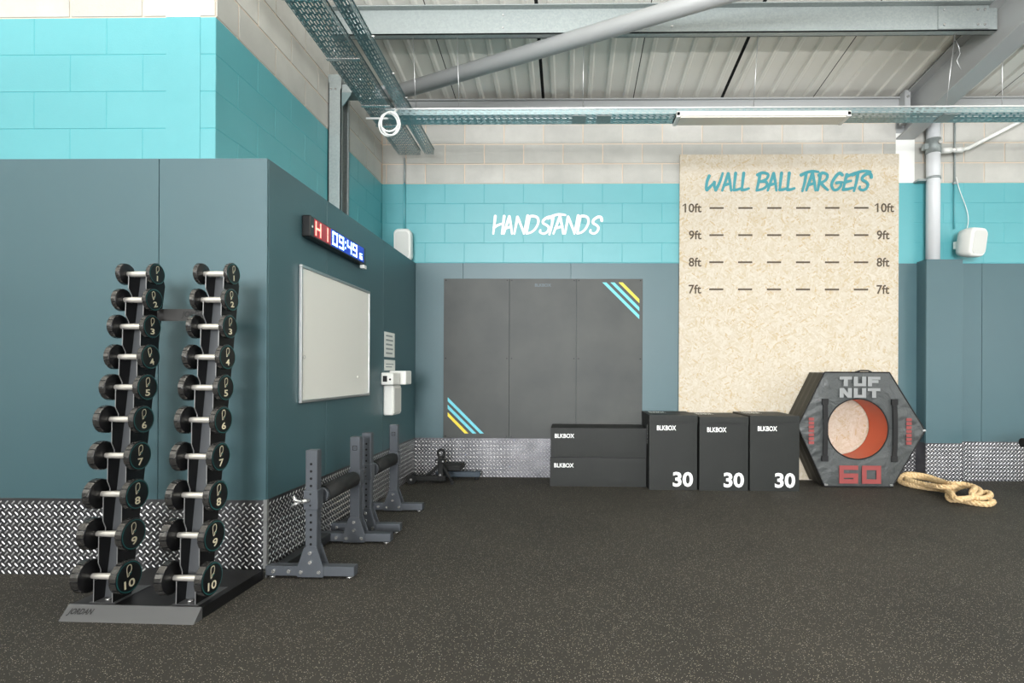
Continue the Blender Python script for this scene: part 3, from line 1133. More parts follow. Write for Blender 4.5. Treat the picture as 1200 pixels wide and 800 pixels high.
xf = dpth + .002
for ch, y0 in (('H', -.425), ('1', -.315)):
    mb = MB()
    digit(mb, ch, y0, -.048, .085, .098, .017, xf)
    mb.build('digit', 'led_red', f1)
for ch, y0 in (('0', -.16), ('9', -.05), ('4', .10), ('9', .21)):
    mb = MB()
    digit(mb, ch, y0, -.048, .085, .098, .017, xf)
    mb.build('digit', 'led_blue', f2)
mb = MB().box(xf, xf + .0012, .058, .072, .012, .028).box(xf, xf + .0012, .058, .072, -.03, -.014)
mb.build('colon', 'led_blue', f2)
for ch, y0 in (('1', .315), ('6', .365)):
    mb = MB()
    digit(mb, ch, y0, -.045, .04, .05, .010, xf)
    mb.build('digit', 'led_blue', f2)
MB().cyl((dpth, -.465, 0), (dpth + .003, -.465, 0), .008, n=10).build('sensor', 'white_plastic', tm)
MB().box(.015, .05, hw + .001, hw + .03, -hh - .012, -hh + .05).build('speaker_box', 'timer_case', tm)
MB().box(.03, .062, hw - .05, hw + .01, -hh - .03, -hh - .002).build('label_tag', 'paper', tm)

# notices
nt = thing('wall_notice', (BX, 5.333, 1.456), 'larger white printed notice on the partition near the far corner', 'notice')
MB().box(0, 0.003, -.152, .152, -.12, .12).build('sheet', 'paper', nt)
mb = MB()
for k in range(5):
    z = .085 - k * .042
    mb.box(0.003, 0.0035, -.11, .08 + .02 * (k % 2), z - .008, z + .008)
mb.build('print', 'paper_print', nt)
nt = thing('wall_notice', (BX, 5.343, 1.258), 'small white notice just below the larger one', 'notice')
MB().box(0, 0.003, -.157, .157, -.051, .051).build('sheet', 'paper', nt)
MB().box(0.003, 0.0035, -.12, .11, .004, .014).box(0.003, 0.0035, -.12, .06, -.022, -.012).build('print', 'paper_print', nt)

ds = thing('sanitiser_dispenser', (BX, 5.16, 0.78), 'tall white dispenser box on the partition below the notices', 'dispenser')
MB().box(0, 0.095, 0, 0.24, 0, 0.285, .010).build('body', 'white_plastic', ds)
MB().box(0.095, 0.103, 0.012, 0.228, 0.02, 0.26, .004).build('front_cover', 'grille', ds)
cr = thing('card_reader', (BX, 5.09, 1.07), 'small white control box with a dark window under the notices', 'control box')
MB().box(0, 0.115, 0, 0.20, 0, 0.115, .008).build('body', 'white_plastic', cr)
MB().box(0.02, 0.06, -0.004, 0.001, 0.03, 0.085, .001).build('window', 'reader_black', cr)
MB().cyl((0.088, -0.004, 0.052), (0.088, 0.001, 0.052), 0.01, n=10).build('knob', 'reader_black', cr)
jb = thing('junction_box', (BX, 5.33, 1.068), 'white box standing out furthest beside the control box', 'junction box')
MB().box(0, 0.165, 0, 0.19, 0, 0.135, .008).build('body', 'white_plastic', jb)
MB().tube([(0.10, -0.004, .05), (0.08, -0.025, .03), (0.06, -0.03, 0.035), (0.04, -0.015, .05)], 0.004, 6).build('lead', 'reader_black', jb)

# ------------------------------------------------------------------ handstand boards
FY = YB - 0.012
hb = thing('handstand_board', (-0.296, FY, 0.444), 'black three-panel wall board with striped corners below HANDSTANDS', 'wall board')
zt = 1.810
for x0, x1 in ((-1.128, -0.381), (-0.379, 0.379), (0.381, 1.128)):
    p_ = MB().box(x0, x1, -0.014, 0, 0, zt, .002).build('panel', 'black_board', hb)
    for bx in (x0 + .025, x1 - .025):
        for bz in (.02, zt / 2, zt - .02):
            MB().cyl((bx, -0.018, bz), (bx, -0.013, bz), 0.009, n=8).build('screw', 'dark_bolt', p_)


def stripe(pts, mt):
    MB().prism([(a + 0.296, b - 0.444) for a, b in pts], 'y', -0.0158, -0.0138).build('stripe', mt, hb)


w_ = 0.045
for (xa, za, xb, zb), mt in (((.376, 2.213, .794, 1.800), 'stripe_blue'), ((.468, 2.213, .794, 1.889), 'stripe_blue'), ((.560, 2.213, .794, 1.98), 'stripe_yellow')):
    stripe([(xa, za), (xa + w_, za), (xb, zb + w_), (xb, zb)], mt)
for (xa, za, xb, zb), mt in (((-1.374, .905, -.96, .495), 'stripe_blue'), ((-1.374, .82, -1.045, .495), 'stripe_blue'), ((-1.374, .735, -1.135, .495), 'stripe_yellow')):
    stripe([(xa, za), (xb, zb), (xb - w_, zb), (xa, za - w_)], mt)
put_text(MB(), 'BLKBOX', (-0.092, -0.0155, zt - 0.09), (1, 0, 0), (0, 0, 1), 0.185, 0.035, bold=.03).build('lettering', 'black_board_text', hb, 'faint maker lettering')

# ------------------------------------------------------------------ OSB target board
ob = thing('target_board', (2.463, FY, 0), 'tall pale strand-board wall panel marked as wall ball targets', 'board')
MB().box(-1.222, 1.222, -0.020, 0, 0.0, 3.655, .002).build('board', 'osb', ob)
ty = FY - 0.0215
mb = MB()
brush_word(mb, [('W', 35, 160), ('A', 150, 222), ('L', 226, 278), ('L', 280, 334), ('B', 380, 468), ('A', 458, 528), ('L', 536, 590), ('L', 588, 642), ('T', 684, 800), ('A', 718, 792), ('R', 792, 868), ('G', 878, 968), ('E', 962, 1050), ('T', 1030, 1150), ('S', 1070, 1158)],
           23, 35, 3.247, 118, 1.526, 1.846 / 1120, 0)
mb.v = [(a - 2.463, ty - FY + b, c_) for a, b, c_ in mb.v]
mb.build('lettering', 'text_teal', ob, 'teal brush lettering reading WALL BALL TARGETS')
for k in (10, 9, 8, 7):
    z = k * 0.3048 + 0.003
    for i in range(6):
        x = 1.577 + i * 0.3225
        MB().box(x - 2.463, x + 0.158 - 2.463, ty - FY, ty - FY + .002, z - 0.010, z + 0.010).build('dash', 'text_brown', ob)
    s = '%dft' % k
    w = 0.191 if k == 10 else 0.142
    if k == 10:
        for x_ in (1.488 - w, 3.440):
            MB().prism([(x_ - 2.463 + .004, z + .051), (x_ - 2.463 - .024, z + .030), (x_ - 2.463 - .024, z + .018), (x_ - 2.463 + .004, z + .036)], 'y', ty - FY - .0002, ty - FY + .002).build('height_mark_flag', 'text_brown', ob)
    put_text(MB(), s, (1.488 - w - 2.463, ty - FY, z - 0.05), (1, 0, 0), (0, 0, 1), w, 0.102, bold=.018).build('height_mark', 'text_brown', ob)
    put_text(MB(), s, (3.440 - 2.463, ty - FY, z - 0.05), (1, 0, 0), (0, 0, 1), w, 0.102, bold=.018).build('height_mark', 'text_brown', ob)

# ------------------------------------------------------------------ soft plyo boxes
def padded(mb, x0, x1, y0, y1, z0, z1, r=0.012, puff=0.006, n=8):
    """soft box: a subdivided box whose faces swell a little"""
    def swell(a, b):
        return (1 - (2 * a - 1) ** 4) * (1 - (2 * b - 1) ** 4)
    X = lambda t_: x0 + (x1 - x0) * t_
    Y = lambda t_: y0 + (y1 - y0) * t_
    Z = lambda t_: z0 + (z1 - z0) * t_
    T = [0, .03] + [.03 + .94 * i / n for i in range(1, n)] + [.97, 1]
    for fixed in range(3):
        for side in (0, 1):
            V = []
            for a in T:
                for b in T:
                    e = puff * swell(a, b) * (1 if side else -1)
                    if fixed == 0:
                        V.append(((x1 if side else x0) + e, Y(a), Z(b)))
                    elif fixed == 1:
                        V.append((X(a), (y1 if side else y0) + e, Z(b)))
                    else:
                        V.append((X(a), Y(b), (z1 if side else z0) + (e if side else 0)))
            N = len(T)
            mb.add(V, [(i * N + j, (i + 1) * N + j, (i + 1) * N + j + 1, i * N + j + 1) for i in range(N - 1) for j in range(N - 1)], True)
    return mb


def low_box(x0, x1, y0, y1, z0, z1, label):
    t_ = thing('low_plyo_box', ((x0 + x1) / 2, y0, z0), label, 'plyo box', 'low soft plyo boxes')
    w, d_, h = (x1 - x0) / 2, y1 - y0, z1 - z0
    padded(MB(), -w, w, 0, d_, 0, h, puff=.003).build('cover', 'vinyl_black', t_)
    mb = MB()
    for a, b in ((-w, w),):
        mb.box(a, b, -.004, .004, h - .006, h)
        mb.box(a, b, -.004, .004, 0, .006)
    mb.box(-w - .004, -w + .004, 0, .006, 0, h)
    mb.box(w - .004, w + .004, 0, .006, 0, h)
    mb.build('piping', 'vinyl_seam', t_)
    put_text(MB(), 'BLKBOX', (-w + .04, -.0055, h - .105), (1, 0, 0), (0, 0, 1), .205, .045, bold=.022).build('lettering', 'text_white', t_, 'white lettering')
    return t_


low_box(-0.188, 0.812, 5.765, 6.20, 0, 0.302, 'long low black soft plyo box, lower of the stacked pair')
low_box(-0.183, 0.812, 5.76, 6.20, 0.306, 0.612, 'long low black soft plyo box on top of the stacked pair')


def tall_box(x0, x1, y0, y1, h, label, side_text=False, rz=0.0):
    t_ = thing('tall_plyo_box', ((x0 + x1) / 2, y0, 0), label, 'plyo box', 'tall soft plyo boxes', rz)
    w, d_ = (x1 - x0) / 2, y1 - y0
    padded(MB(), -w + .005, w - .005, 0, d_, 0, h - .012, puff=.004).build('cover', 'vinyl_black', t_)
    fl = MB()
    padded(fl, -w + .003, w - .003, -.007, d_, h - .075, h, puff=.002)
    fl.build('lid_flap', 'vinyl_black', t_)
    MB().box(-w + .002, w - .002, -.0095, -.004, h - .079, h - .072).build('flap_seam', 'vinyl_seam', t_)
    put_text(MB(), 'BLKBOX', (-w + .08, -.0065, h - .155), (1, 0, 0), (0, 0, 1), .195, .05, bold=.022).build('lettering', 'text_white', t_, 'white maker lettering')
    put_text(MB(), '30', (w - .252, -.0075, .035), (1, 0, 0), (0, 0, 1), .205, .152, bold=.03).build('number', 'text_white', t_, 'white number 30')
    put_text(MB(), 'BLKBOX', (-w + .05, d_ - .33, h + .0045), (1, 0, 0), (0, 1, 0), .17, .20, bold=.022).build('top_lettering', 'text_white', t_)
    if side_text:
        put_text(MB(), 'BLKBOX', (-w - .0065, .10, h - .30), (0, 0, 1), (0, -1, 0), .20, .05, bold=.022).build('side_lettering', 'text_white', t_)
    return t_


tall_box(0.822, 1.318, 5.622, 6.205, 0.764, 'tall black soft plyo box marked 30, nearest the low stack', True)
tall_box(1.328, 1.829, 5.606, 6.200, 0.750, 'tall black soft plyo box marked 30, middle of the three')
tall_box(1.839, 2.345, 5.608, 6.200, 0.764, 'tall black soft plyo box marked 30, beside the hexagonal tyre bag')

# ------------------------------------------------------------------ hexagonal flip bag
nx, nz_, R0 = 3.065, 0.604, 0.6
ny0, ny1 = 5.825, 6.195
HEX = [(-0.652, 0.03), (-0.372, 0.600), (0.300, 0.600), (0.672, -0.005), (0.335, -0.598), (-0.368, -0.598)]
hx = thing('hexagonal_flip_bag', (nx, ny0, nz_ - 0.598), 'large grey hexagonal flip bag with a round orange-lined hole', 'flip bag')
ZC = 0.602  # centre height in the bag's own frame
HEXL = HEX


def hex_r(a):
    dx, dz = math.cos(a), math.sin(a)
    best = 9
    for i in range(6):
        (x1_, z1_), (x2_, z2_) = HEXL[i], HEXL[(i + 1) % 6]
        ex, ez = x2_ - x1_, z2_ - z1_
        den = dx * ez - dz * ex
        if abs(den) < 1e-9:
            continue
        t_ = (x1_ * ez - z1_ * ex) / den
        s_ = (x1_ * dz - z1_ * dx) / den
        if t_ > 0 and -1e-6 <= s_ <= 1 + 1e-6:
            best = min(best, t_)
    return best


angs = sorted(set([2 * PI * i / 180 for i in range(180)] + [math.atan2(b, a) % (2 * PI) for a, b in HEXL]))
hcx, hcz, hr = -0.028, 0.006, 0.318
NA = len(angs)


def ripple(x, z):
    a = math.atan2(z, x)
    d_ = math.hypot(x, z)
    k = max(0.0, min(1.0, (d_ - 0.36) / 0.2))
    side = abs(math.cos(a)) ** 2
    return (0.007 * math.sin(9 * x + 4 * z) * math.sin(11 * z - 5 * x)
            + side * k * (0.012 * math.sin(38 * z + 12 * x) * math.sin(5 * x + 2.0 + 3 * z) + 0.007 * math.sin(61 * z - 33 * x)))


def ring_pts(f, y, out=0.0, rip=0.0):
    P = []
    for a in angs:
        ro = hex_r(a) + out
        px_, pz = ro * math.cos(a), ro * math.sin(a)
        qx, qz = hcx + hr * math.cos(a), hcz + hr * math.sin(a)
        xx, zz = qx + (px_ - qx) * f, qz + (pz - qz) * f
        e = math.sin(PI * f) if 0 < f < 1 else 0
        P.append((xx, y - rip * (0.012 * e + e * ripple(xx, zz)), ZC + zz))
    return P


dep = ny1 - ny0
mb = MB()
rings = [ring_pts(f, 0.0, rip=1.0) for f in (0, .05, .12, .2, .28, .36, .44, .52, .6, .68, .76, .84, .91, .96, 1.0)]
loft(mb, rings, cap=False)
mb.build('front_cover', 'nut_cover', hx)
mb = MB()
rings = [ring_pts(1.0, 0.0)] + [ring_pts(1.0, dep * q, out=-0.012 * (math.sin(q * PI * 3) ** 2)) for q in (.06, .12, .2, .3, .333, .4, .5, .6, .667, .7, .8, .9, 1.0)]
loft(mb, rings, cap=False)
mb.build('side_cover', 'nut_side', hx, 'padded dark olive side of the bag')
mb = MB()
loft(mb, [ring_pts(f, dep) for f in (1.0, .5, 0)], cap=False)
mb.build('back_cover', 'nut_cover', hx)
mb = MB()
loft(mb, [ring_pts(0, dep * q) for q in (0, .25, .5, .75, 1.0)], cap=False)
mb.build('hole_lining', 'nut_lining', hx, 'orange lining of the hole')
mb = MB().tube([(p[0], p[1] - 0.002, p[2]) for p in ring_pts(0, 0)], 0.007, 6, closed=True)
mb.tube([(p[0], p[1], p[2]) for p in ring_pts(1.0, 0.002)], 0.008, 6, closed=True)
mb.build('piping', 'webbing', hx)


def block_word(mb, glyphs, x0, z0, w, h, gap, t_, y):
    """square-cut capitals from rectangles in a unit cell"""
    G = {'T': [(0, 1, 1 - t_, 1), (.5 - t_ * .55, .5 + t_ * .55, 0, 1)], 'U': [(0, t_ * 1.1, 0, 1), (1 - t_ * 1.1, 1, 0, 1), (0, 1, 0, t_)],
         'F': [(0, t_ * 1.1, 0, 1), (0, 1, 1 - t_, 1), (0, .85, .5 - t_ * .5, .5 + t_ * .5)], 'N': [(0, t_ * 1.1, 0, 1), (1 - t_ * 1.1, 1, 0, 1)],
         '6': [(0, t_, 0, 1), (0, 1, 1 - t_, 1), (0, 1, 0, t_), (1 - t_, 1, 0, .56), (0, 1, .56 - t_, .56)], '0': [(0, t_, 0, 1), (1 - t_, 1, 0, 1), (0, 1, 0, t_), (0, 1, 1 - t_, 1)]}
    for i, ch in enumerate(glyphs):
        ox = x0 + i * (w + gap)
        for a, b, c_, d_ in G[ch]:
            y -= 0.0003
            mb.box(ox + a * w, ox + b * w, y, y + .004, z0 + c_ * h, z0 + d_ * h)
        if ch == 'N':
            y -= 0.0003
            mb.prism([(ox, z0 + h), (ox + .35 * w, z0 + h), (ox + w, z0), (ox + .65 * w, z0)], 'y', y, y + .004)
    return mb


LY = -0.026
block_word(MB(), 'TUF', -0.230, 1.058, .128, .10, .018, .30, LY).build('lettering', 'nut_text_grey', hx, 'grey lettering reading TUF')
block_word(MB(), 'NUT', -0.230, 0.938, .128, .10, .018, .30, LY).build('lettering', 'nut_text_grey', hx, 'grey lettering reading NUT')
block_word(MB(), '60', -0.230, 0.040, .196, .188, .040, .24, LY).build('number', 'nut_text_red', hx, 'red number 60')
for xs in (-0.379, 0.340):
    mb = MB()
    N = 10
    for i in range(N):
        z1_, z2_ = .285 + .62 * i / N, .285 + .62 * (i + 1) / N
        y1_ = -0.030 - 0.018 * math.sin(PI * i / N)
        y2_ = -0.030 - 0.018 * math.sin(PI * (i + 1) / N)
        mb.add([(xs - .024, y1_, z1_), (xs + .024, y1_, z1_), (xs + .024, y2_, z2_), (xs - .024, y2_, z2_),
                (xs - .024, y1_ + .007, z1_), (xs + .024, y1_ + .007, z1_), (xs + .024, y2_ + .007, z2_), (xs - .024, y2_ + .007, z2_)],
               [(0, 1, 2, 3), (4, 7, 6, 5), (0, 3, 7, 4), (1, 5, 6, 2)] + ([(0, 4, 5, 1)] if i == 0 else []) + ([(3, 2, 6, 7)] if i == N - 1 else []))
    h_ = mb.build('handle_strap', 'webbing', hx)
    for zz in (.285, .88):
        MB().box(xs - .034, xs + .034, -.034, -.018, zz - .015, zz + .045, .003).build('strap_patch', 'webbing', h_)
for xs in (-0.52, 0.49):
    mb = MB()
    for k in range(7):
        mb.box(xs - .027, xs + .027, -.027, -.020, .45 + k * .041, .45 + k * .041 + .030)
    mb.build('side_lettering', 'nut_text_red', hx, 'red vertical lettering')
for px_, pz in ((-0.355, 0.022), (0.325, 0.020), (0.66, 0.598)):
    MB().box(px_ - .018, px_ + .018, -.012, .002, pz - .010, pz + .010, .004).build('corner_tab', 'aluminium', hx)
MB().tube([(-0.05, .01, 1.206), (0.0, .0, 1.222), (.08, 0, 1.222), (.12, .01, 1.206)], .008, 6).build('top_loop', 'webbing', hx)

# ------------------------------------------------------------------ rope
RP = [(3.875, 5.154, .03), (3.889, 5.101, .03), (3.766, 4.998, .03), (3.682, 5.04, .03), (3.632, 5.145, .03), (3.548, 5.157, .035), (3.597, 5.266, .045), (3.712, 5.383, .06),
      (3.949, 5.581, .07), (4.052, 5.572, .07), (3.976, 5.371, .065), (3.743, 5.124, .07), (3.535, 4.995, .075), (3.498, 5.037, .075), (3.582, 5.207, .08), (3.682, 5.457, .06),
      (3.658, 5.668, .035), (3.593, 5.837, .03), (3.585, 6.0, .035), (3.60, 6.0, .085), (3.673, 5.99, .115), (3.831, 5.97, .10), (3.94, 5.90, .065), (3.897, 5.692, .07),
      (3.749, 5.386, .105), (3.62, 5.40, .10), (3.63, 5.626, .075), (3.609, 5.862, .07), (3.634, 5.97, .075), (3.703, 5.98, .09), (3.80, 5.93, .085), (3.784, 5.691, .095),
      (3.749, 5.437, .125), (3.85, 5.391, .125), (3.853, 5.28, .12), (3.70, 5.10, .11), (3.70, 5.06, .075), (3.84, 5.14, .05), (3.984, 5.26, .05), (4.064, 5.394, .05), (3.957, 5.357, .045)]
fine = catmull(RP, 14)
mb = MB()
acc = 0.0
prevp = None
frames = []
pu = None
for i, p in enumerate(fine):
    p = Vector(p)
    a = Vector(fine[max(i - 1, 0)])
    b = Vector(fine[min(i + 1, len(fine) - 1)])
    d = (b - a).normalized()
    u = d.orthogonal().normalized() if pu is None else (pu - d * pu.dot(d)).normalized()
    pu = u
    if prevp is not None:
        acc += (p - prevp).length
    prevp = p
    frames.append((p, u, d.cross(u), acc))
for s in range(3):
    path = []
    for p, u, w, L in frames:
        ang = 2 * PI * (L / 0.11 + s / 3)
        path.append(p + (u * math.cos(ang) + w * math.sin(ang)) * 0.0135)
    mb.tube(path, 0.0150, 7)
tag(mb.build('battle_rope', 'rope'), 'tan twisted rope looped in a loose bundle on the floor', 'rope')

# ------------------------------------------------------------------ split squat stands
def foot_assembly(t_, y, s, mark):
    """one upright with its foot; s = -1 the side of the foot plate that faces the camera"""
    f = MB().box(-0.265, 0.252, y - 0.030, y + 0.030, 0.016, 0.072, .003).build('foot_beam', 'stand_grey', t_)
    for xx in (-0.235, 0.215):
        MB().cyl((xx, y, 0), (xx, y, 0.008), 0.018, n=12).build('levelling_foot', 'bolt', f)
        MB().cyl((xx, y, 0.006), (xx, y, 0.018), 0.008, n=8).build('levelling_stem', 'bolt', f)
    for q in (-1, 1):
        yy = y + q * 0.033
        g_ = MB().prism([(-0.075, 0.012), (0.075, 0.012), (0.075, 0.07), (0.036, 0.185), (-0.036, 0.185), (-0.075, 0.07)], 'y', yy - .003, yy + .003).build('gusset_plate', 'stand_grey', t_)
        for bx, bz in ((-0.052, 0.042), (0.052, 0.042), (0.0, 0.098), (0.0, 0.152)):
            MB().cyl((bx, yy + q * .002, bz), (bx, yy + q * .012, bz), 0.011, n=8).build('bolt', 'bolt', g_)
    for bx in (-0.215, -0.125):
        MB().cyl((bx, y - .04, 0.044), (bx, y - .029, 0.044), 0.011, n=8).build('bolt', 'bolt', f)
    up = MB().box(-0.034, 0.034, y - 0.030, y + 0.030, 0.074, 0.742, .004).build('upright', 'stand_grey', t_)
    if mark:
        mb = MB()
        for a, b, c_, d_ in ((-.016, .016, .012, .016), (-.016, .016, -.016, -.012), (-.016, -.012, -.012, .012), (.012, .016, -.012, .012), (-.006, .006, -.002, .002)):
            mb.box(a, b, y - .0315, y - .0295, .665 + c_, .665 + d_)
        mb.build('square_mark', 'hole_black', up)
    else:
        for k in range(12):
            z = 0.20 + k * 0.042
            if abs(z - 0.455) < 0.06:
                continue
            MB().cyl((0, y - .0312, z), (0, y - .0290, z), 0.0075, n=10).build('pin_hole', 'hole_black', up)
    c_ = MB().box(-0.041, 0.041, y - 0.037, y + 0.037, 0.40, 0.512, .003).build('collar', 'stand_grey', t_)
    if not mark:
        MB().cyl((-0.01, y - .037, .455), (-0.03, y - .075, .455), 0.012, n=10).build('knob_stem', 'bolt', c_)
        MB().tube([(-0.085, y - .085, .43), (-0.062, y - .085, .446), (-0.035, y - .08, .455), (-0.066, y - .085, .468), (-0.075, y - .085, .49)], 0.010, 8).build('pop_pin_handle', 'bolt', c_)
        for zz in (.425, .49):
            MB().cyl((0, y - .0395, zz), (0, y - .036, zz), 0.006, n=8).build('collar_screw', 'dark_bolt', c_)


def squat_stand(loc, span, label):
    t_ = thing('split_squat_stand', loc, label, 'squat stand', 'roller squat stands along the partition')
    foot_assembly(t_, 0.0, -1, False)
    foot_assembly(t_, span, -1, True)
    MB().box(-0.225, -0.165, 0.031, span - 0.031, 0.020, 0.075, .003).build('base_rail', 'stand_dark', t_)
    MB().cyl((0.0, 0.115, 0.455), (0.0, span - 0.065, 0.455), 0.052, n=24).build('foam_roller', 'foam_black', t_)
    for y0, y1 in ((0.037, 0.115), (span - 0.065, span - 0.037)):
        MB().cyl((0, y0, .455), (0, y1, .455), 0.020, n=14).build('roller_axle', 'stand_dark', t_)
    MB().cyl((0, 0.085, .455), (0, 0.1148, .455), 0.046, n=20).build('roller_end', 'stand_grey', t_)
    return t_


squat_stand((-1.482, 3.165, 0), 0.645, 'grey steel split squat stand with black roller, nearest the camera')
squat_stand((-1.492, 4.055, 0), 0.625, 'grey steel split squat stand with black roller, further along the partition')

# ------------------------------------------------------------------ low folded bench in the corner
fb = thing('folded_bench', (-1.36, 5.83, 0), 'low dark folded bench with ring-topped post in the far corner', 'bench')
MB().box(-0.028, 0.028, -0.02, 0.04, 0.03, 0.29, .004).build('post', 'foam_black', fb)
mb = MB()
mb.tube([(0.034 * math.cos(2 * PI * i / 20), 0.01, 0.325 + 0.038 * math.sin(2 * PI * i / 20)) for i in range(20)], 0.014, 8, closed=True)
mb.build('ring', 'foam_black', fb)
MB().box(-0.055, 0.05, -0.03, 0.05, 0.225, 0.262, .006).build('clamp_block', 'foam_black', fb)
for bx in (-0.035, 0.03):
    MB().cyl((bx, -0.036, 0.243), (bx, -0.028, 0.243), 0.010, n=8).build('bolt', 'bolt', fb)
MB().cyl((0.0, -0.03, 0.10), (0.0, -0.019, 0.10), 0.012, n=8).build('bolt', 'bolt', fb)
MB().cyl((0.02, 0.0, 0.20), (0.125, -0.03, 0.03), 0.016, n=10).build('stay', 'foam_black', fb)
MB().cyl((0.13, -0.045, 0.018), (0.13, -0.01, 0.018), 0.018, n=12).build('foot_cap', 'foam_black', fb)
MB().cyl((-0.02, 0.0, 0.20), (-0.20, 0.02, 0.035), 0.016, n=10).build('stay', 'foam_black', fb)
MB().box(-0.30, 0.05, -0.01, 0.05, 0.03, 0.085, .004).build('front_foot', 'foam_black', fb)
wl = MB().cyl((-0.305, -0.045, 0.05), (-0.305, 0.05, 0.05), 0.05, n=20).build('wheel', 'foam_black', fb)
MB().cyl((-0.305, -0.05, 0.05), (-0.305, -0.044, 0.05), 0.012, n=10).build('axle_bolt', 'bolt', wl)
MB().box(-0.02, 0.195, 0.10, 0.30, 0.115, 0.185, .012).build('pad', 'foam_black', fb)
rb = MB().box(-0.10, 0.385, 0.20, 0.27, 0.035, 0.095, .004).build('rear_beam', 'blue_frame', fb)
for xx in (-0.06, 0.345):
    MB().cyl((xx, 0.235, 0), (xx, 0.235, 0.036), 0.022, n=12).build('rubber_foot', 'foam_black', rb)
MB().cyl((0.32, 0.235, 0.095), (0.32, 0.235, 0.106), 0.011, n=8).build('bolt', 'bolt', rb)
MB().box(-0.05, 0.01, 0.04, 0.20, 0.04, 0.09, .004).build('spine', 'foam_black', fb)

# roller post entering at the right edge
rp = thing('roller_post', (4.76, 5.55, 0), 'black roller stand just entering at the right edge of the view', 'stand')
MB().box(-0.16, 0.22, -0.03, 0.03, 0.0, 0.05, .004).build('foot_beam', 'stand_dark', rp)
MB().box(0.06, 0.12, -0.03, 0.03, 0.05, 0.62, .004).build('upright', 'stand_dark', rp)
MB().cyl((-0.245, 0, 0.517), (0.06, 0, 0.517), 0.045, n=20).build('foam_roller', 'foam_black', rp)

# ------------------------------------------------------------------ dumbbell rack
RZ = R(-1.4)
RC = Vector((-2.095, 2.56, 0))
rk = thing('dumbbell_rack', RC, 'black twin-tower dumbbell rack with a sloping grey front plate', 'rack', None, RZ)
# local frame: x right, y back from the front edge of the base
bw = 0.332
mb = MB().prism([(0.062, 0.0), (0.565, 0.0), (0.565, 0.056), (0.062, 0.056)], 'x', -bw, bw)
mb.build('base', 'rack_black', rk)
fp = MB().prism([(0.0, 0.0), (0.061, 0.0), (0.061, 0.060), (0.055, 0.060)], 'x', -bw, bw).build('front_plate', 'rack_grey', rk, 'grey sloping front plate')
sv = Vector((0, 0.055, 0.060)).normalized()
o_ = Vector((-bw + 0.02, 0.0, 0.0)) + sv * 0.026 + Vector((0, -0.060, 0.055)).normalized() * 0.0015
put_text(MB(), 'JORDAN', o_, (1, 0, 0), sv, .125, .036, bold=.025, shear=.25).build('lettering', 'rack_text', fp, 'black maker lettering')
ZS = [1.708, 1.569, 1.427, 1.268, 1.111, 0.947, 0.765, 0.575, 0.382, 0.180]
YL = lambda z: 0.105 + 0.1304 * (z - 0.18)
HRD = 0.0155  # handle radius
TX = (-0.186, 0.233)
for tx in TX:
    prof = []
    for i, z in enumerate(ZS):
        y = YL(z)
        if i == 0:
            prof += [(y + 0.05, z + 0.02), (y + 0.019, z + 0.012)]
        prof += [(y + 0.017, z - HRD), (y - 0.016, z - HRD), (y - 0.020, z - HRD + .008)]
        if i < len(ZS) - 1:
            z2 = ZS[i + 1]
            y2 = YL(z2)
            prof += [(y - 0.022, z2 + 0.062), (y2 + 0.019, z2 + 0.024)]
        else:
            prof += [(y - 0.022, 0.057)]
    prof += [(YL(0.057) + 0.105, 0.057), (YL(1.72) + 0.105, 1.66), (YL(1.72) + 0.08, 1.735)]
    for sx in (-0.048, 0.048):
        tp_ = MB().prism(prof, 'x', tx + sx - 0.002, tx + sx + 0.002).build('tower_plate', 'rack_black', rk)
        eb = MB()
        fr = prof[1:-3]
        for (ya, za), (yb_, zb_) in zip(fr[:-1], fr[1:]):
            eb.add([(tx + sx + ax, yy - 0.0012 + dy_, zz) for yy, zz in ((ya, za), (yb_, zb_)) for ax in (-.0023, .0023) for dy_ in (0, .0012)],
                   [(0, 2, 6, 4), (1, 5, 7, 3), (0, 4, 5, 1), (2, 3, 7, 6), (0, 1, 3, 2), (4, 6, 7, 5)])
        eb.build('pale_edge', 'rack_edge', tp_)  # paler strip along the sawtooth front of the plate
    wz0, wz1 = 0.06, 1.70
    MB().prism([(YL(wz0) + 0.055, wz0), (YL(wz0) + 0.059, wz0), (YL(wz1) + 0.059, wz1), (YL(wz1) + 0.055, wz1)], 'x', tx - 0.046, tx + 0.046).build('tower_web', 'rack_web', rk)
    ft = MB().box(tx - 0.066, tx + 0.066, 0.078, 0.30, 0.0565, 0.0605).build('tower_foot', 'rack_grey', rk)
    MB().cyl((tx, 0.115, 0.060), (tx, 0.115, 0.068), 0.013, n=10).build('foot_bolt', 'bolt', ft)
zb = 1.497
cb = MB().box(TX[0] + 0.0505, TX[1] - 0.0505, 0.355, 0.361, zb - 0.032, zb + 0.032).build('cross_bar', 'rack_bar', rk)
put_text(MB(), 'JORDAN', (0.00, 0.3538, zb - 0.020), (1, 0, 0), (0, 0, 1),   .155, .040, bold=.02, shear=.25).build('lettering', 'rack_text', cb, 'faint maker lettering')

# ------------------------------------------------------------------ dumbbells
RAD = [0.0561 + 0.0028 * k for k in range(10)]
rmat = Matrix.Rotation(RZ, 4, 'Z')
ORD = ['topmost', 'second from the top', 'third from the top', 'fourth from the top', 'fifth from the top', 'fifth from the bottom', 'fourth from the bottom', 'third from the bottom', 'second from the bottom', 'lowest']


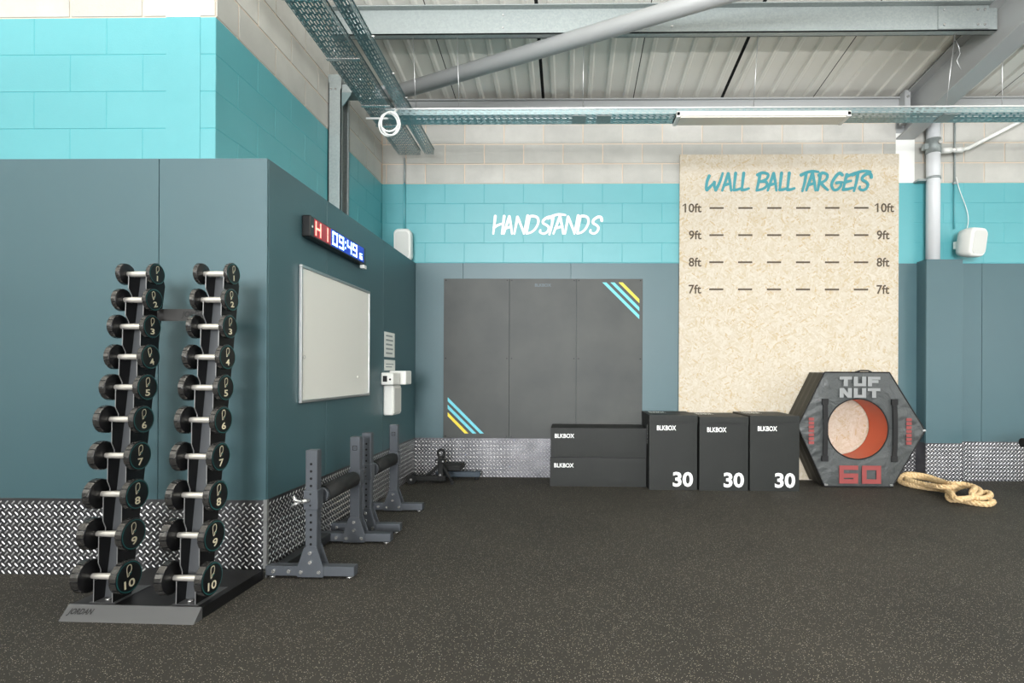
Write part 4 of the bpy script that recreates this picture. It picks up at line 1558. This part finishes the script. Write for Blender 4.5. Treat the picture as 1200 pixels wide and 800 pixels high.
def make_dumbbell(k, label):
    r = RAD[k]
    th = 0.026 + 0.0018 * k
    half = 0.0658 + 0.0009 * k
    t_ = thing('dumbbell', (0, 0, 0), label, 'dumbbell', 'dumbbells on the rack')
    MB().lathe([(-half, HRD * .86), (-half * .6, HRD * .95), (0, HRD), (half * .6, HRD * .95), (half, HRD * .86)], (0, 0, 0), (1, 0, 0), 16).build('handle', 'chrome_handle', t_)
    for s in (-1, 1):
        mb = MB()
        n = 48

        def shape(i):
            return 1.0
        prof = [(0.0, HRD * 1.5), (0.002, r * .55), (0.004, r * .80), (0.006, r * .93), (0.010, r * .985), (th * .9, r * 1.0)]
        mb.lathe([(s * (half + a), b) for a, b in prof], (0, 0, 0), (1, 0, 0), n, True)
        hd = mb.build('head', 'urethane', t_)
        # lobed steel rim with flats
        mb = MB()
        N = 12
        for i in range(N):
            a0, a1 = 2 * PI * (i + .08) / N, 2 * PI * (i + .92) / N
            V = []
            for xx, rr in ((half + .005, r * .955), (half + .009, r * 1.0), (half + th * .92, r * 1.02), (half + th * .97, r * .985)):
                for a in (a0, (a0 + a1) / 2, a1):
                    V.append((s * xx, rr * math.cos(a), rr * math.sin(a)))
            mb.add(V, [(j * 3 + q, j * 3 + q + 1, j * 3 + q + 4, j * 3 + q + 3) for j in range(3) for q in range(2)], False)
        mb.build('rim', 'steel_rim', hd)
        fx = s * (half + th)
        mb = MB().lathe([(s * (half + th * .88), r * .99), (s * (half + th * .97), r * .985), (fx, r * .95), (fx + s * .0005, r * .93)], (0, 0, 0), (1, 0, 0), 48)
        fc = mb.build('end_face', 'urethane_face', hd)
        ex = fx + s * .0015
        mb = MB()
        V = []
        for rr in (r * .875, r * .915):
            V += [(ex, rr * math.cos(2 * PI * i / 48), rr * math.sin(2 * PI * i / 48)) for i in range(48)]
        mb.add(V, [(i, (i + 1) % 48, 48 + (i + 1) % 48, 48 + i) for i in range(48)])
        mb.build('ring', 'db_ring', hd)
        num = str(k + 1)
        w = r * (.14 if k == 0 else (.78 if k == 9 else .46))
        hgt = r * .50
        # seen from the end, "right" is +y on the +x end
        uy = Vector((0, s, 0))
        o = Vector((ex, 0, -r * .66)) - uy * (w / 2)
        put_text(MB(), num, o, uy, (0, 0, 1), w, hgt, bold=.02).build('number', 'db_text', hd)
        # logo: outlined head shape with a teal tick
        lg = [(.16, .02), (.10, .45), (.12, .82), (.42, 1.0), (.78, .95), (.86, .62), (.66, .36), (.40, .28), (.38, .10), (.16, .02)]
        V, F = ribbon(catmull([(a * r * .44, b * r * .70) for a, b in lg], 3), r * .050, taper=False)
        o = Vector((ex, 0, r * .02)) - uy * (r * .20)
        MB().add([o + uy * v.x + Vector((0, 0, 1)) * v.y for v in V], F).build('logo', 'db_text', hd)
        V, F = ribbon([(r * .24, r * .10), (r * .36, r * .20)], r * .06, taper=False)
        MB().add([o + uy * v.x + Vector((0, 0, 1)) * v.y for v in V], F).build('logo_tick', 'db_ring', hd)
    return t_


def copy_tree(o, parent=None):
    c_ = o.copy()
    COL.objects.link(c_)
    c_.parent = parent
    for ch in list(o.children):
        copy_tree(ch, c_)
    return c_


for k in range(10):
    proto = make_dumbbell(k, '')
    for ti, tx in enumerate(TX):
        o = proto if ti == 0 else copy_tree(proto)
        side = ('left tower of the rack', 'right tower of the rack')[ti]
        o['label'] = 'black round dumbbell numbered %d, %s on the %s' % (k + 1, ORD[k], side)
        p_ = rmat @ Vector((tx + random.uniform(-.004, .004), YL(ZS[k]), ZS[k]))
        o.location = RC + p_
        o.rotation_euler = (random.choice((0, 0, -.05, .12, .25)) if k in (1, 3) else random.uniform(-.04, .08), 0, RZ + random.uniform(-.02, .02))
